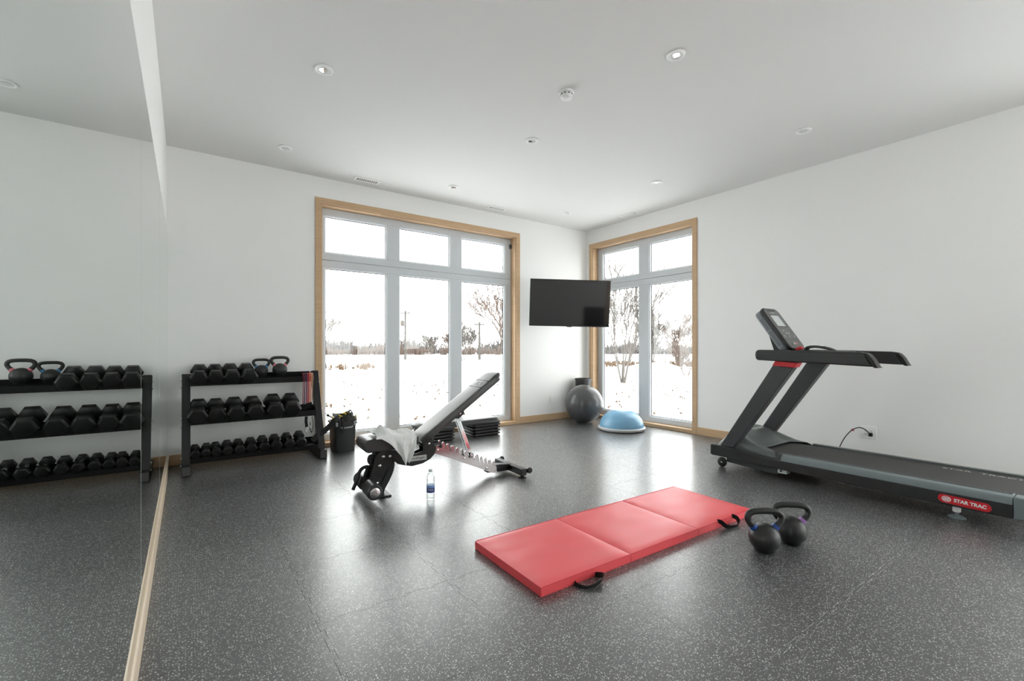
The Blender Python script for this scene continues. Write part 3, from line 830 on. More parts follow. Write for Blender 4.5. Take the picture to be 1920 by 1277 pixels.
for ph, mt, nm in ((0, 'yellow', 'yellow_strand'), (math.pi, 'webbing', 'black_strand')):
    q = [p + Vector((0, 0.009 * math.cos(i * 1.1 + ph), 0.009 * math.sin(i * 1.1 + ph))) for i, p in enumerate(rp_pts)]
    obj(nm, MB().tube(q, 0.009, 7), mt, rope, smooth=60)
bag = thing('canvas_bundle', 'crumpled dark canvas bundle heaped at the right of the tote', 'bag', (1.455, 5.17, 0.32))
def lump(seed, rx, ry, rz):
    def f(u, v):
        a = 2 * math.pi * u; b = math.pi * (v - 0.5)
        d = Vector((math.cos(a) * math.cos(b), math.sin(a) * math.cos(b), math.sin(b)))
        k = 1 + 0.42 * noise.noise(d * 2.3 + Vector((seed, 0, 0))) + 0.16 * noise.noise(d * 6 + Vector((0, seed, 0)))
        return (d.x * rx * k, d.y * ry * k, d.z * rz * k)
    return f
obj('cloth', MB().grid(lump(3.1, 0.085, 0.085, 0.085), 28, 16), 'canvas', bag, smooth=70)
obj('corner', MB().strap([(-0.02, -0.05, 0.05), (-0.005, -0.05, 0.105), (0.02, -0.045, 0.118), (0.035, -0.05, 0.085)], 0.05, 0.008, (0, 1, 0.2)), 'canvas', bag)
obj('orange_tab', MB().strap([(0.055, -0.07, 0.04), (0.068, -0.075, 0.07), (0.072, -0.07, 0.035)], 0.02, 0.004, (0, 1, 0)), 'yellow', bag)
bx_ = thing('card_box', 'small grey box lying on the gear in the tote', 'box', (1.355, 5.20, 0.36))
obj('carton', MB().bx(-0.045, 0.045, -0.05, 0.05, 0.0, 0.045), 'grey_box', bx_, bevel=0.002)
hs = thing('hanging_strap', 'wide black strap slung from the tote to the foot of the rack', 'strap', (1.25, 5.03, 0.30))
obj('webbing', MB().strap(smooth_path([(0.08, 0.03, 0.08), (0.03, -0.02, 0.055), (-0.03, -0.03, 0.0), (-0.09, -0.03, -0.05), (-0.15, -0.03, -0.085), (-0.20, -0.04, -0.13)], 4), 0.055, 0.012, (0.1, 0.4, 1)), 'webbing', hs)
hs = thing('hanging_strap', 'narrow black strap looped over the front of the tote', 'strap', (1.33, 5.005, 0.33))
obj('webbing', MB().strap(smooth_path([(0.0, 0.03, 0.03), (0.0, -0.008, 0.0), (-0.01, -0.012, -0.07), (0.005, -0.012, -0.115), (0.03, -0.012, -0.10), (0.032, -0.010, -0.03), (0.03, 0.0, 0.01), (0.03, 0.03, 0.03)], 3), 0.014, 0.003, (1, 0.2, 0)), 'webbing', hs)
sr = thing('steel_rod', 'short pale metal rod poking out of the tote towards the rack', 'rod', (1.30, 5.11, 0.35))
obj('shaft', MB().tube([(-0.075, -0.01, 0.055), (0.03, 0.0, -0.005)], 0.011, 8), 'steel', sr, smooth=60)
obj('collar', MB().tube([(-0.082, -0.011, 0.059), (-0.062, -0.009, 0.0475)], 0.014, 8), 'gasket', sr, smooth=60)

# ------------------------------------------------------------------ aerobic step on two stacks of risers
SX0, SX1, SY0, SY1 = 2.245, 3.325, 4.885, 5.295
RH = 0.0385
def riser_mesh():
    m = MB(); hs_ = 0.203
    def ring(h_, z): return [Vector((x, y, z)) for x, y in rrect(-h_, h_, -h_, h_, 0.03, 4)]
    rings = [ring(hs_ - 0.020, 0.0), ring(hs_ - 0.016, 0.012), ring(hs_ - 0.003, 0.015), ring(hs_, 0.022), ring(hs_, 0.029), ring(hs_ - 0.004, 0.035), ring(hs_ - 0.012, 0.0375)]
    k = len(rings[0]); vs = [p for r_ in rings for p in r_]; fs = [tuple(range(k - 1, -1, -1))]
    for i in range(len(rings) - 1):
        fs += [(i * k + j, i * k + (j + 1) % k, (i + 1) * k + (j + 1) % k, (i + 1) * k + j) for j in range(k)]
    fs.append(tuple((len(rings) - 1) * k + j for j in range(k)))
    return mesh_of('step_riser', m.add(vs, fs), M['step_riser'], 50)
rm = riser_mesh()
LV = ['lowest', 'second lowest', 'second highest', 'highest']
for sx, nm in ((SX0 + 0.206, 'left'), (SX1 - 0.206, 'right')):
    for k in range(4):
        o = bpy.data.objects.new('step_riser', rm); COL.objects.link(o)
        o.location = (sx + 0.003 * (k % 2), (SY0 + SY1) / 2 - 0.002 * k, k * RH)
        tag(o, f'{LV[k]} black riser of the {nm} stack under the aerobic step', 'step riser', f'risers under the {nm} end of the step')
sp = thing('aerobic_step', 'dark grey aerobic step platform raised on two stacks of risers by the window', 'step', ((SX0 + SX1) / 2, (SY0 + SY1) / 2, 4 * RH))
def platform():
    m = MB(); hx, hy = (SX1 - SX0) / 2, (SY1 - SY0) / 2
    def ring(d, z): return [Vector((x, y, z)) for x, y in rrect(-hx + d, hx - d, -hy + d, hy - d, 0.045, 3)]
    rings = [ring(0.012, 0.0), ring(0.0, 0.004), ring(0.0, 0.022), ring(0.030, 0.066), ring(0.034, 0.068)]
    k = len(rings[0]); vs = [p for r_ in rings for p in r_]; fs = [tuple(range(k - 1, -1, -1))]
    for i in range(len(rings) - 1):
        fs += [(i * k + j, i * k + (j + 1) % k, (i + 1) * k + (j + 1) % k, (i + 1) * k + j) for j in range(k)]
    fs.append(tuple((len(rings) - 1) * k + j for j in range(k)))
    return m.add(vs, fs)
obj('deck', platform(), 'step_riser', sp, smooth=30)
hx, hy = (SX1 - SX0) / 2, (SY1 - SY0) / 2
obj('grip_surface', MB().prism([(x, y, 0.0682) for x, y in rrect(-hx + 0.05, hx - 0.05, -hy + 0.05, hy - 0.05, 0.03, 3)], (0, 0, 0.003)), 'step_top', sp, bevel=0.001)

# ------------------------------------------------------------------ balls and bin in the corner
eb = thing('exercise_ball', 'large dark grey inflated exercise ball in the far corner', 'ball', (4.855, 4.925, 0))
def ball_prof(r, n=40):
    out = []
    for i in range(n + 1):
        a = -90 + 180 * i / n
        rr = r + (0.0012 * math.sin(i * 2.1) if 6 < i < n - 6 else 0)
        out.append((max(0.0, rr * math.cos(R(a))) if 0 < i < n else 0.0, r + rr * math.sin(R(a)) * 0.985))
    return out
obj('skin', MB().lathe(ball_prof(0.284), 56, Matrix.Translation((0, 0, 0.0043)) @ Matrix.Translation((0, 0, 0.284)) @ Matrix.Rotation(R(38), 4, 'Y') @ Matrix.Translation((0, 0, -0.284))), 'ball', eb, smooth=60)
obj('valve', MB().lathe([(0.004, 0), (0.012, 0), (0.012, 0.004), (0.004, 0.004)], 14, Matrix.Translation((-0.005, -0.10, 0.552)) @ Matrix.Rotation(R(22), 4, 'X')), 'white_plastic', eb, smooth=40)
wb = thing('waste_bin', 'dark grey bin standing in the corner behind the exercise ball', 'bin', (5.15, 5.245, 0))
obj('shell', MB().lathe([(0.0, 0.0), (0.105, 0.0), (0.112, 0.01), (0.125, 0.63), (0.128, 0.634), (0.121, 0.634), (0.108, 0.02), (0.0, 0.02)], 40), 'bin_grey', wb, smooth=40)
obj('rim', MB().lathe([(0.1285, 0.615), (0.132, 0.618), (0.132, 0.636), (0.1285, 0.638), (0.1285, 0.615)], 40), 'bin_grey', wb, smooth=40)
bs = thing('balance_trainer', 'blue half-dome balance trainer on a pale base by the right-hand window', 'balance trainer', (4.86, 4.205, 0))
obj('base', MB().lathe([(0.0, 0.004), (0.285, 0.004), (0.305, 0.012), (0.318, 0.028), (0.318, 0.042), (0.308, 0.052), (0.0, 0.052)], 56), 'base_grey', bs, smooth=40)
dp = []
for i in range(25):
    a = 90 * i / 24
    rr = 1 + (0.004 if (i % 4 == 2 and i < 20) else 0)
    dp.append((0.296 * math.cos(R(a)) * rr if i < 24 else 0.0, 0.0525 + 0.235 * math.sin(R(a)) * (rr if i < 24 else 1)))
obj('dome', MB().lathe(dp, 56), 'blue_vinyl', bs, smooth=60)
obj('grip_recess', MB().box((-0.02 + 0.318 * math.cos(R(-60)), 0.318 * math.sin(R(-60)) + 0.0, 0.026), (0.10, 0.012, 0.018), Matrix.Rotation(R(30), 3, 'Z')), 'vent_dark', bs)
for a in (-75, -45):
    obj('foot', MB().lathe([(0, 0), (0.014, 0), (0.014, 0.0045), (0, 0.0045)], 10, Matrix.Translation((0.26 * math.cos(R(a)), 0.26 * math.sin(R(a)), 0))), 'rubber', bs, smooth=40)

# ------------------------------------------------------------------ weight bench (local: x along bench, y across, z up)
bench = thing('weight_bench', 'black adjustable weight bench with raised backrest and notched steel ladder', 'bench', (1.115, 3.45, 0), R(-4))
def side(poly, w0, w1): return MB().prism([(l, w0, z) for l, z in poly], (0, w1 - w0, 0))
def pad(name, poly, hw, mat, par, bev):
    return obj(name, side(poly, -hw, hw), mat, par, bevel=bev, segs=4)
# seat
seat = pad('seat', [(-0.052, 0.385), (-0.058, 0.408), (-0.048, 0.432), (-0.02, 0.447), (0.06, 0.454), (0.36, 0.440), (0.365, 0.385), (0.10, 0.352), (-0.02, 0.350), (-0.044, 0.360)], 0.135, 'leather', bench, 0.016)
# backrest: inclined pad, bottom (0.375,0.41) to top (1.09,0.92)
b0 = Vector((0.375, 0.408)); b1 = Vector((1.100, 0.922)); dv = (b1 - b0).normalized(); nv = Vector((dv.y, -dv.x))
def bp_(s, t): q = b0 + dv * s + nv * t; return (q.x, q.y)
Lb = (b1 - b0).length
def pad_top():
    m = MB(); nl, nw, hw = 30, 10, 0.135
    th = 0.058
    def outline(s):      # half width narrowing to a rounded head end
        t = s / Lb
        w = hw
        if t < 0.06: w = hw - 0.014 * (1 - t / 0.06)
        if t > 0.86: w = hw - 0.05 * ((t - 0.86) / 0.14) ** 2
        return w
    vs = []; fs = []; ring = 16
    for i in range(nl + 1):
        s = Lb * i / nl; hw_ = outline(s); e = 0.5 if i in (0, nl) else (0.86 if i in (1, nl - 1) else 1)
        q = []
        for j in range(ring):
            a = 2 * math.pi * j / ring
            c, sn = math.cos(a), math.sin(a)
            y = hw_ * math.copysign(abs(c) ** 0.35, c)
            t = -th / 2 * e * math.copysign(abs(sn) ** 0.42, sn) + th / 2
            p = bp_(s, t); vs.append((p[0], y, p[1]))
    for i in range(nl):
        fs += [(i * ring + j, (i + 1) * ring + j, (i + 1) * ring + (j + 1) % ring, i * ring + (j + 1) % ring) for j in range(ring)]
    fs.append(tuple(range(ring))); fs.append(tuple(nl * ring + j for j in range(ring - 1, -1, -1)))
    return m.add(vs, fs)
back = obj('backrest', pad_top(), 'leather', bench, smooth=50)
s0 = Lb * 0.745; s1 = Lb * 0.845
for nm, ss in (('seam', s0), ('seam', s1)):
    a_, b_ = bp_(ss - 0.0012, -0.0012), bp_(ss + 0.0012, -0.0012); c_, d_ = bp_(ss + 0.0012, 0.01), bp_(ss - 0.0012, 0.01)
    obj(nm, side([a_, b_, c_, d_], -0.118, 0.118), 'gasket', back)
# printed emblem on the backrest: bars forming two letters
def padpt(s, w, t): p = bp_(s, t); return (p[0], w, p[1])
lettering('emblem', 'ATX', 0.062, 'print_white', back, frame_mtx(padpt((s0 + s1) / 2, 0.005, -0.0014), (0, -1, 0), (-nv.x, 0, -nv.y)), width=0.105, bold=0.001)
obj('back_plate', side([bp_(0.07, 0.060), bp_(Lb - 0.03, 0.060), bp_(Lb - 0.005, 0.075), bp_(Lb - 0.03, 0.086), bp_(0.10, 0.084)], -0.06, 0.06), 'black_steel', bench, bevel=0.004)
obj('back_bracket', side([bp_(0.345, 0.0865), bp_(0.45, 0.0865), bp_(0.43, 0.112), bp_(0.37, 0.112)], -0.045, 0.045), 'black_steel', bench, bevel=0.003)
# main curved frame, two plates with a spacer
boat = [(0.125, 0.350), (0.287, 0.312), (0.302, 0.302), (0.338, 0.284), (0.378, 0.284), (0.430, 0.300), (0.425, 0.345), (0.428, 0.385), (0.470, 0.392), (0.511, 0.360), (0.540, 0.318), (0.538, 0.290), (0.525, 0.262), (0.490, 0.228), (0.426, 0.200), (0.338, 0.189), (0.272, 0.205), (0.222, 0.222), (0.195, 0.250), (0.150, 0.290)]
for w0, w1 in ((-0.048, -0.036), (0.036, 0.048)):
    obj('frame_plate', side(boat, w0, w1), 'black_steel', bench, bevel=0.002)
obj('frame_core', side([(0.14, 0.325), (0.288, 0.290), (0.34, 0.262), (0.38, 0.262), (0.44, 0.285), (0.50, 0.30), (0.49, 0.255), (0.42, 0.222), (0.338, 0.212), (0.272, 0.228), (0.2, 0.255)], -0.0355, 0.0355), 'black_steel', bench, bevel=0.003)
fp = [(0.100, 0.348), (0.060, 0.322), (0.040, 0.285), (0.034, 0.227), (0.000, 0.132), (0.030, 0.112), (0.060, 0.108), (0.092, 0.112), (0.144, 0.212), (0.173, 0.262), (0.180, 0.30), (0.150, 0.345)]
for w0, w1 in ((-0.062, -0.0485), (0.0485, 0.062)):
    obj('seat_bracket', side(fp, w0, w1), 'black_steel', bench, bevel=0.003)
obj('seat_post', side([(0.06, 0.33), (0.045, 0.24), (0.02, 0.12), (0.055, 0.115), (0.12, 0.24), (0.14, 0.33)], -0.035, 0.035), 'black_steel', bench, bevel=0.003)
lugp = [(0.020 + 0.026 * math.cos(R(a)), 0.278 + 0.040 * math.sin(R(a))) for a in range(90, 271, 20)]
lugi = [(0.013 + 0.0085 * math.cos(R(a)), 0.277 + 0.0085 * math.sin(R(a))) for a in range(0, 360, 30)]
obj('adjustment_lug', side(lugp + [(0.05, 0.24), (0.05, 0.318)], -0.030, -0.018), 'black_steel', bench, bevel=0.002)
# curved front leg standing on the floor plate
legc = [(0.172, 0.262), (0.178, 0.218), (0.168, 0.170), (0.140, 0.110), (0.108, 0.055), (0.095, 0.018)]
m = MB().strap(smooth_path([(l, 0, z) for l, z in legc], 4), 0.060, 0.052, (0, 1, 0))
obj('front_leg', m, 'black_steel', bench, bevel=0.004)
obj('foot_plate', MB().bx(0.06, 0.155, -0.11, 0.11, 0.0, 0.012), 'black_steel', bench, bevel=0.003)
# roller pads
axis = MB().tube([(0.002, -0.232, 0.082), (0.002, 0.232, 0.082)], 0.012, 12)
obj('roller_axle', axis, 'steel', bench, smooth=50)
for sg in (-1, 1):
    y0, y1 = sg * 0.052, sg * 0.222
    prof = [(0.0, 0.0), (0.048, 0.0), (0.057, 0.008), (0.057, 0.162), (0.048, 0.170), (0.0, 0.170)]
    mt = Matrix.Translation((0.002, y0, 0.082)) @ Matrix.Rotation(R(90) * sg * -1, 4, 'X')
    rl = obj('roller_pad', MB().lathe(prof, 32, mt), 'leather', bench, smooth=40)
    mt = Matrix.Translation((0.002, y1, 0.082)) @ Matrix.Rotation(R(90) * sg * -1, 4, 'X')
    obj('end_cap', MB().lathe([(0, 0.0002), (0.036, 0.0002), (0.036, 0.004), (0.033, 0.006), (0.008, 0.006), (0.006, 0.009), (0, 0.009)], 28, mt), 'steel', rl, smooth=40)
# carry handle loop at the front
hl = [(0.03, 0.0, 0.212), (-0.01, 0.0, 0.222), (-0.04, 0.0, 0.210), (-0.058, 0.0, 0.185), (-0.072, 0.0, 0.140), (-0.104, 0.0, 0.062)]
obj('front_handle', MB().tube(smooth_path(hl, 4), 0.0135, 10), 'rubber', bench, smooth=60)
obj('handle_brace', MB().tube([(0.0, 0, 0.215), (-0.018, 0, 0.165), (-0.03, 0, 0.10)], 0.009, 8), 'black_steel', bench, smooth=60)
for l, z, r_ in ((0.106, 0.297, 0.012), (0.156, 0.294, 0.011), (0.079, 0.231, 0.012)):
    obj('bolt', MB().lathe([(0, 0), (r_, 0), (r_, 0.004), (r_ * 0.6, 0.007), (0, 0.007)], 14, Matrix.Translation((l, -0.062, z)) @ Matrix.Rotation(R(90), 4, 'X')), 'steel', bench, smooth=40)
obj('bolt', MB().lathe([(0, 0), (0.011, 0), (0.011, 0.004), (0.006, 0.007), (0, 0.007)], 14, Matrix.Translation((0.478, -0.048, 0.352)) @ Matrix.Rotation(R(90), 4, 'X')), 'steel', bench, smooth=40)
pb = bp_(0.40, 0.078)
obj('bolt', MB().lathe([(0, 0), (0.010, 0), (0.010, 0.004), (0.005, 0.007), (0, 0.007)], 14, Matrix.Translation((pb[0], -0.0605, pb[1])) @ Matrix.Rotation(R(90), 4, 'X')), 'steel', bench, smooth=40)
lab_ = obj('name_plate', side([(0.278, 0.228), (0.457, 0.228), (0.457, 0.268), (0.278, 0.268)], -0.0495, -0.048), 'print_grey', bench)
lettering('plate_lettering', 'AllProWeight', 0.026, 'print_black', lab_, frame_mtx((0.3675, -0.0499, 0.248), (1, 0, 0), (0, -1, 0)), shear=0.3, width=0.145)
# hinge block between seat and back
obj('hinge_block', MB().bx(0.322, 0.368, -0.11, -0.05, 0.372, 0.434), 'black_steel', bench, bevel=0.004)
obj('back_hinge', side([(0.40, 0.36), (0.42, 0.42), (0.50, 0.42), (0.53, 0.37), (0.49, 0.33), (0.43, 0.33)], -0.032, 0.032), 'black_steel', bench, bevel=0.006)
# notched ladder
lad = [(0.520, 0.330), (0.585, 0.303)]
notches = [(0.607, 0.350), (0.643, 0.330), (0.686, 0.310), (0.733, 0.288), (0.812, 0.252), (0.862, 0.230), (0.912, 0.208), (0.958, 0.188), (1.000, 0.170), (1.042, 0.152), (1.080, 0.134)]
for i, (x, z) in enumerate(notches):
    lad += [(x - 0.010, z - 0.042), (x - 0.014, z - 0.006), (x - 0.004, z + 0.004), (x + 0.006, z - 0.004), (x + 0.016, z - 0.046)]
    if i < len(notches) - 1:
        nx, nz_ = notches[i + 1]
        mx_, mz_ = (x + 0.016 + nx - 0.010) / 2, (z - 0.046 + nz_ - 0.042) / 2 - 0.008
        lad.append((mx_, mz_))
lad += [(1.104, 0.088), (1.110, 0.030), (1.070, 0.030), (0.535, 0.268)]
for w0, w1 in ((-0.044, -0.036), (0.036, 0.044)):
    obj('ladder_plate', side(lad, w0, w1), 'ladder', bench)
obj('ladder_core', side([(0.50, 0.300), (0.54, 0.290), (1.10, 0.06), (1.09, 0.030), (0.54, 0.262)], -0.0355, 0.0355), 'black_steel', bench, bevel=0.002)
# support strut
for w in (-0.030, 0.018):
    obj('support_strut', side([(0.742, 0.505), (0.768, 0.508), (0.886, 0.196), (0.868, 0.180), (0.852, 0.200)], w, w + 0.012), 'chrome', bench, bevel=0.002)
obj('strut_pin', MB().tube([(0.872, -0.06, 0.192), (0.872, 0.06, 0.192)], 0.009, 10), 'steel', bench, smooth=50)
for l, z in ((0.555, 0.292), (0.795, 0.192), (1.005, 0.082)):
    obj('bolt', MB().lathe([(0, 0), (0.009, 0), (0.009, 0.004), (0.005, 0.006), (0, 0.006)], 12, Matrix.Translation((l, -0.044, z)) @ Matrix.Rotation(R(90), 4, 'X')), 'chrome', bench, smooth=40)
# rear cross bar with wheels and rubber feet
obj('rear_link', side([(1.02, 0.095), (1.14, 0.092), (1.27, 0.080), (1.27, 0.025), (1.02, 0.035)], -0.033, 0.033), 'black_steel', bench, bevel=0.003)
obj('rear_crossbar', MB().bx(1.243, 1.297, -0.235, 0.235, 0.022, 0.078), 'black_steel', bench, bevel=0.004)
for sg in (-1, 1):
    obj('rubber_foot', MB().lathe([(0, 0), (0.040, 0), (0.036, 0.008), (0.014, 0.012), (0.014, 0.022), (0, 0.022)], 24, Matrix.Translation((1.265, sg * 0.215, 0))), 'rubber', bench, smooth=40)
    obj('wheel_bracket', MB().bx(1.297, 1.325, sg * 0.222 - 0.006, sg * 0.222 + 0.006, 0.040, 0.075), 'black_steel', bench)
    obj('wheel', MB().lathe([(0, -0.009), (0.010, -0.009), (0.022, -0.008), (0.026, -0.004), (0.026, 0.004), (0.022, 0.008), (0.010, 0.009), (0, 0.009)], 20, Matrix.Translation((1.325, sg * 0.240, 0.062)) @ Matrix.Rotation(R(90), 4, 'X')), 'rubber', bench, smooth=50)

# towel draped over the seat
tw = thing('towel', 'rumpled white towel draped over the seat of the bench', 'towel', (1.115, 3.45, 0), R(-4))
def towel_fn(u, v):
    # u along the bench 0..1, v from the far side over the seat and down the near side
    l = 0.020 + 0.315 * u
    edge = -0.150; span_top = 0.24
    tip = max(0.0, 1 - abs(u - 0.66) / 0.55) ** 1.3
    tip2 = max(0.0, 1 - abs(u - 0.93) / 0.12)
    drop = 0.010 + 0.215 * tip + 0.10 * tip2
    s_ = v * (span_top + drop)
    zt = 0.4575 - 0.045 * max(0, l - 0.06)
    f1 = abs(math.sin(u * 7.5 + v * 2.6 + 0.6)); f2 = 0.5 + 0.5 * math.sin(u * 19 - v * 5)
    lumpy = noise.noise(Vector((u * 4.2, v * 5, 1.7))); fine = noise.noise(Vector((u * 12, v * 9, 4.2)))
    if s_ < span_top:
        w = edge + span_top - s_
        k = math.sin(math.pi * min(1, s_ / span_top * 0.90 + 0.05)) ** 0.8
        z = zt + 0.006 + k * (0.034 * f1 * (1 - 0.4 * u) + 0.010 * f2 + 0.030 * max(0, lumpy) + 0.008 * fine + 0.052 * math.exp(-((u - 0.26) ** 2) / 0.012 - ((s_ / span_top - 0.45) ** 2) / 0.10))
        l += 0.016 * math.sin(v * 9 + u * 4)
    else:
        d = s_ - span_top; q = min(1, d / 0.05)
        w = edge - 0.010 - q * (0.026 * f1 + 0.014 * f2 + 0.008 * fine)
        z = zt + 0.004 - d
        l = l + (0.70 - u) * 0.20 * (d / 0.2) + 0.006 * fine * q
    return (l, w, max(z, 0.1))
obj('cloth', MB().grid(towel_fn, 72, 72), 'towel', tw, smooth=75, solid=0.004)

# water bottle
bt = thing('water_bottle', 'clear plastic water bottle with blue label standing on the floor by the bench', 'bottle', (1.472, 3.095, 0))
bprof = [(0.0, 0.004), (0.022, 0.0), (0.029, 0.004), (0.0305, 0.018), (0.029, 0.032), (0.0305, 0.045), (0.0305, 0.052), (0.0300, 0.056), (0.0300, 0.110), (0.0308, 0.114), (0.0295, 0.124), (0.0300, 0.130), (0.0285, 0.138), (0.0305, 0.150), (0.0310, 0.160), (0.0285, 0.175), (0.022, 0.190), (0.0145, 0.199), (0.0135, 0.204), (0.0135, 0.207), (0.0, 0.207)]
obj('body', MB().lathe(bprof, 36), 'bottle', bt, smooth=50)
obj('cap', MB().lathe([(0.0, 0.2072), (0.0152, 0.2072), (0.0155, 0.209), (0.0155, 0.220), (0.0135, 0.2225), (0.0, 0.2225)], 28), 'off_white', bt, smooth=40)
lb = obj('label', MB().lathe([(0.0302, 0.0565), (0.0306, 0.0565), (0.0306, 0.092), (0.0302, 0.092)], 36), 'label_blue', bt, smooth=40)
obj('label_band', MB().lathe([(0.0302, 0.0921), (0.0306, 0.0921), (0.0306, 0.110), (0.0302, 0.110)], 36), 'label_sky', lb, smooth=40)
def wrap_text(body, size, z, az, r, mat, width):
    o = lettering('label_lettering', body, size, mat, lb, Matrix.Identity(4), extrude=0.0001, width=width)
    for v_ in o.data.vertices:
        a = az + v_.co.x / r; zz = z + v_.co.y
        v_.co = Vector((math.cos(a) * (r + v_.co.z), math.sin(a) * (r + v_.co.z), zz))
wrap_text('ESKA', 0.021, 0.078, R(-115), 0.0309, 'print_white', 0.040)

# ------------------------------------------------------------------ folding mat
mat_ = thing('folding_mat', 'red three-panel folding exercise mat lying open on the floor', 'mat', (2.197, 1.868, 0), R(-1.3))
MP = 0.596; MWd = 0.600
for k in range(3):
    cx = (k - 1) * MP
    def top(u, v, cx=cx, k=k):
        x = -MP / 2 + 0.002 + (MP - 0.004) * u; y = -MWd / 2 + MWd * v
        e = min(u, 1 - u) * MP; f = min(v, 1 - v) * MWd
        puff = 1 - math.exp(-min(e, f) / 0.018)
        wr = 0.0035 * noise.noise(Vector(((cx + x) * 5, y * 9, k * 3.1))) * puff
        dent = 0.0045 * math.exp(-e / 0.03) * (0.5 + 0.5 * math.sin(v * 40 + k))
        return (cx + x, y, 0.043 + 0.007 * puff + wr - dent * puff)
    m = MB(); nu = 26; nv_ = 26
    m.grid(top, nu, nv_)
    w = nv_ + 1
    rim = [i * w for i in range(nu + 1)] + [nu * w + j for j in range(1, nv_ + 1)] + [i * w + nv_ for i in range(nu - 1, -1, -1)] + [j for j in range(nv_ - 1, 0, -1)]
    obj_top = m
    b = len(m.v); nr = len(rim)
    mid = []; low = []
    for i in rim:
        x, y, z = m.v[i]; dx, dy = x - cx, y
        mid.append((cx + dx * 1.003, dy * 1.003, 0.030)); low.append((cx + dx * 0.999, dy * 0.999, 0.001))
    m.v += mid + low
    for i in range(nr):
        j = (i + 1) % nr
        m.f.append((rim[i], rim[j], b + j, b + i)[::-1]); m.f.append((b + i, b + j, b + nr + j, b + nr + i)[::-1])
    m.f.append(tuple(b + nr + i for i in range(nr)))
    obj('panel', m, 'red_vinyl', mat_, smooth=45)
    for sg in (-1, 1):
        obj('piping', MB().tube([(cx - MP / 2 + 0.008, sg * (MWd / 2 - 0.0005), 0.0435), (cx + MP / 2 - 0.008, sg * (MWd / 2 - 0.0005), 0.0435)], 0.0022, 6), 'red_side', mat_, smooth=60)
st1 = [(-0.690, -0.290, 0.006), (-0.695, -0.325, 0.004), (-0.675, -0.362, 0.005), (-0.630, -0.372, 0.010), (-0.585, -0.372, 0.020), (-0.555, -0.350, 0.024), (-0.550, -0.320, 0.014), (-0.56, -0.290, 0.006)]
obj('carry_strap', MB().strap(smooth_path(st1, 4), 0.026, 0.0025, (0.2, -0.4, 1)), 'webbing', mat_, smooth=40)
st2 = [(0.500, -0.296, 0.044), (0.515, -0.312, 0.040), (0.545, -0.335, 0.012), (0.60, -0.352, 0.006), (0.655, -0.348, 0.012), (0.675, -0.325, 0.034), (0.660, -0.296, 0.046)]
obj('carry_strap', MB().strap(smooth_path(st2, 4), 0.026, 0.0025, (0.2, -0.4, 1)), 'webbing', mat_, smooth=40)

# ------------------------------------------------------------------ treadmill (world coordinates, root at its base)
TMO = Vector((4.49, 1.40, 0))
tm = thing('treadmill', 'grey and black motorised treadmill standing along the right wall', 'treadmill', TMO)
def tp(name, mb, mat, par=tm, **k):
    mb.v = [tuple(Vector(p) - TMO) for p in mb.v]
    return obj(name, mb, mat, par, **k)
TX0, TX1 = 4.085, 4.895
def yz(poly, x0, x1): return MB().prism([(x0, y, z) for y, z in poly], (x1 - x0, 0, 0))
skirt = [(2.425, 0.104), (2.440, 0.112), (2.440, 0.196), (2.430, 0.205), (2.360, 0.204), (2.215, 0.196), (1.84, 0.166), (0.475, 0.166), (0.475, 0.082), (1.60, 0.090)]
sk = {}
for nm, x0, x1 in (('near', TX0, TX0 + 0.030), ('far', TX1 - 0.030, TX1)):
    sk[nm] = tp('side_skirt', yz(skirt, x0, x1), 'tm_black', bevel=0.006, segs=3)
tp('front_bumper', MB().bx(TX0 + 0.0305, TX1 - 0.0305, 2.40, 2.438, 0.105, 0.203), 'tm_black', bevel=0.008)
def rail(x_out, x_in):
    s_ = 1 if x_in > x_out else -1
    prof = [(x_out + s_ * 0.001, 0.1665), (x_out + s_ * 0.004, 0.195), (x_out + s_ * 0.016, 0.212), (x_out + s_ * 0.050, 0.2195), (x_in, 0.2205), (x_in, 0.1665)]
    return MB().prism([(x, 0.476, z) for x, z in prof], (0, 1.362, 0))
rl = tp('foot_rail', rail(TX0, TX0 + 0.098), 'tm_rail', bevel=0.002)
for k in range(5):
    x = TX0 + 0.056 + 0.008 * k
    tp('grip_rib', MB().bx(x, x + 0.003, 0.485, 1.83, 0.2195, 0.2222), 'tm_grey', rl)
rl2 = tp('foot_rail', rail(TX1, TX1 - 0.098), 'tm_grey', bevel=0.002)
tp('rail_bracket', MB().bx(TX0 + 0.001, TX0 + 0.04, 1.806, 1.839, 0.168, 0.2235), 'tm_dark', bevel=0.003)
tp('running_belt', MB().prism([(TX0 + 0.105, 0.40, 0.200), (TX1 - 0.105, 0.40, 0.200), (TX1 - 0.105, 2.05, 0.200), (TX0 + 0.105, 2.05, 0.200)], (0, 0, 0.006)), 'tm_belt')
tp('deck', MB().bx(TX0 + 0.04, TX1 - 0.04, 0.48, 2.39, 0.10, 0.165), 'tm_black')
# end caps at the rear
tp('rear_roller', MB().tube([(TX0 + 0.09, 0.43, 0.165), (TX1 - 0.09, 0.43, 0.165)], 0.036, 16), 'tm_black', smooth=50)
for x0, x1 in ((TX0 - 0.002, TX0 + 0.098), (TX1 - 0.098, TX1 + 0.002)):
    tp('end_cap', yz([(0.474, 0.080), (0.474, 0.219), (0.430, 0.219), (0.385, 0.200), (0.370, 0.165), (0.372, 0.085)], x0, x1), 'tm_rail', bevel=0.010, segs=3)
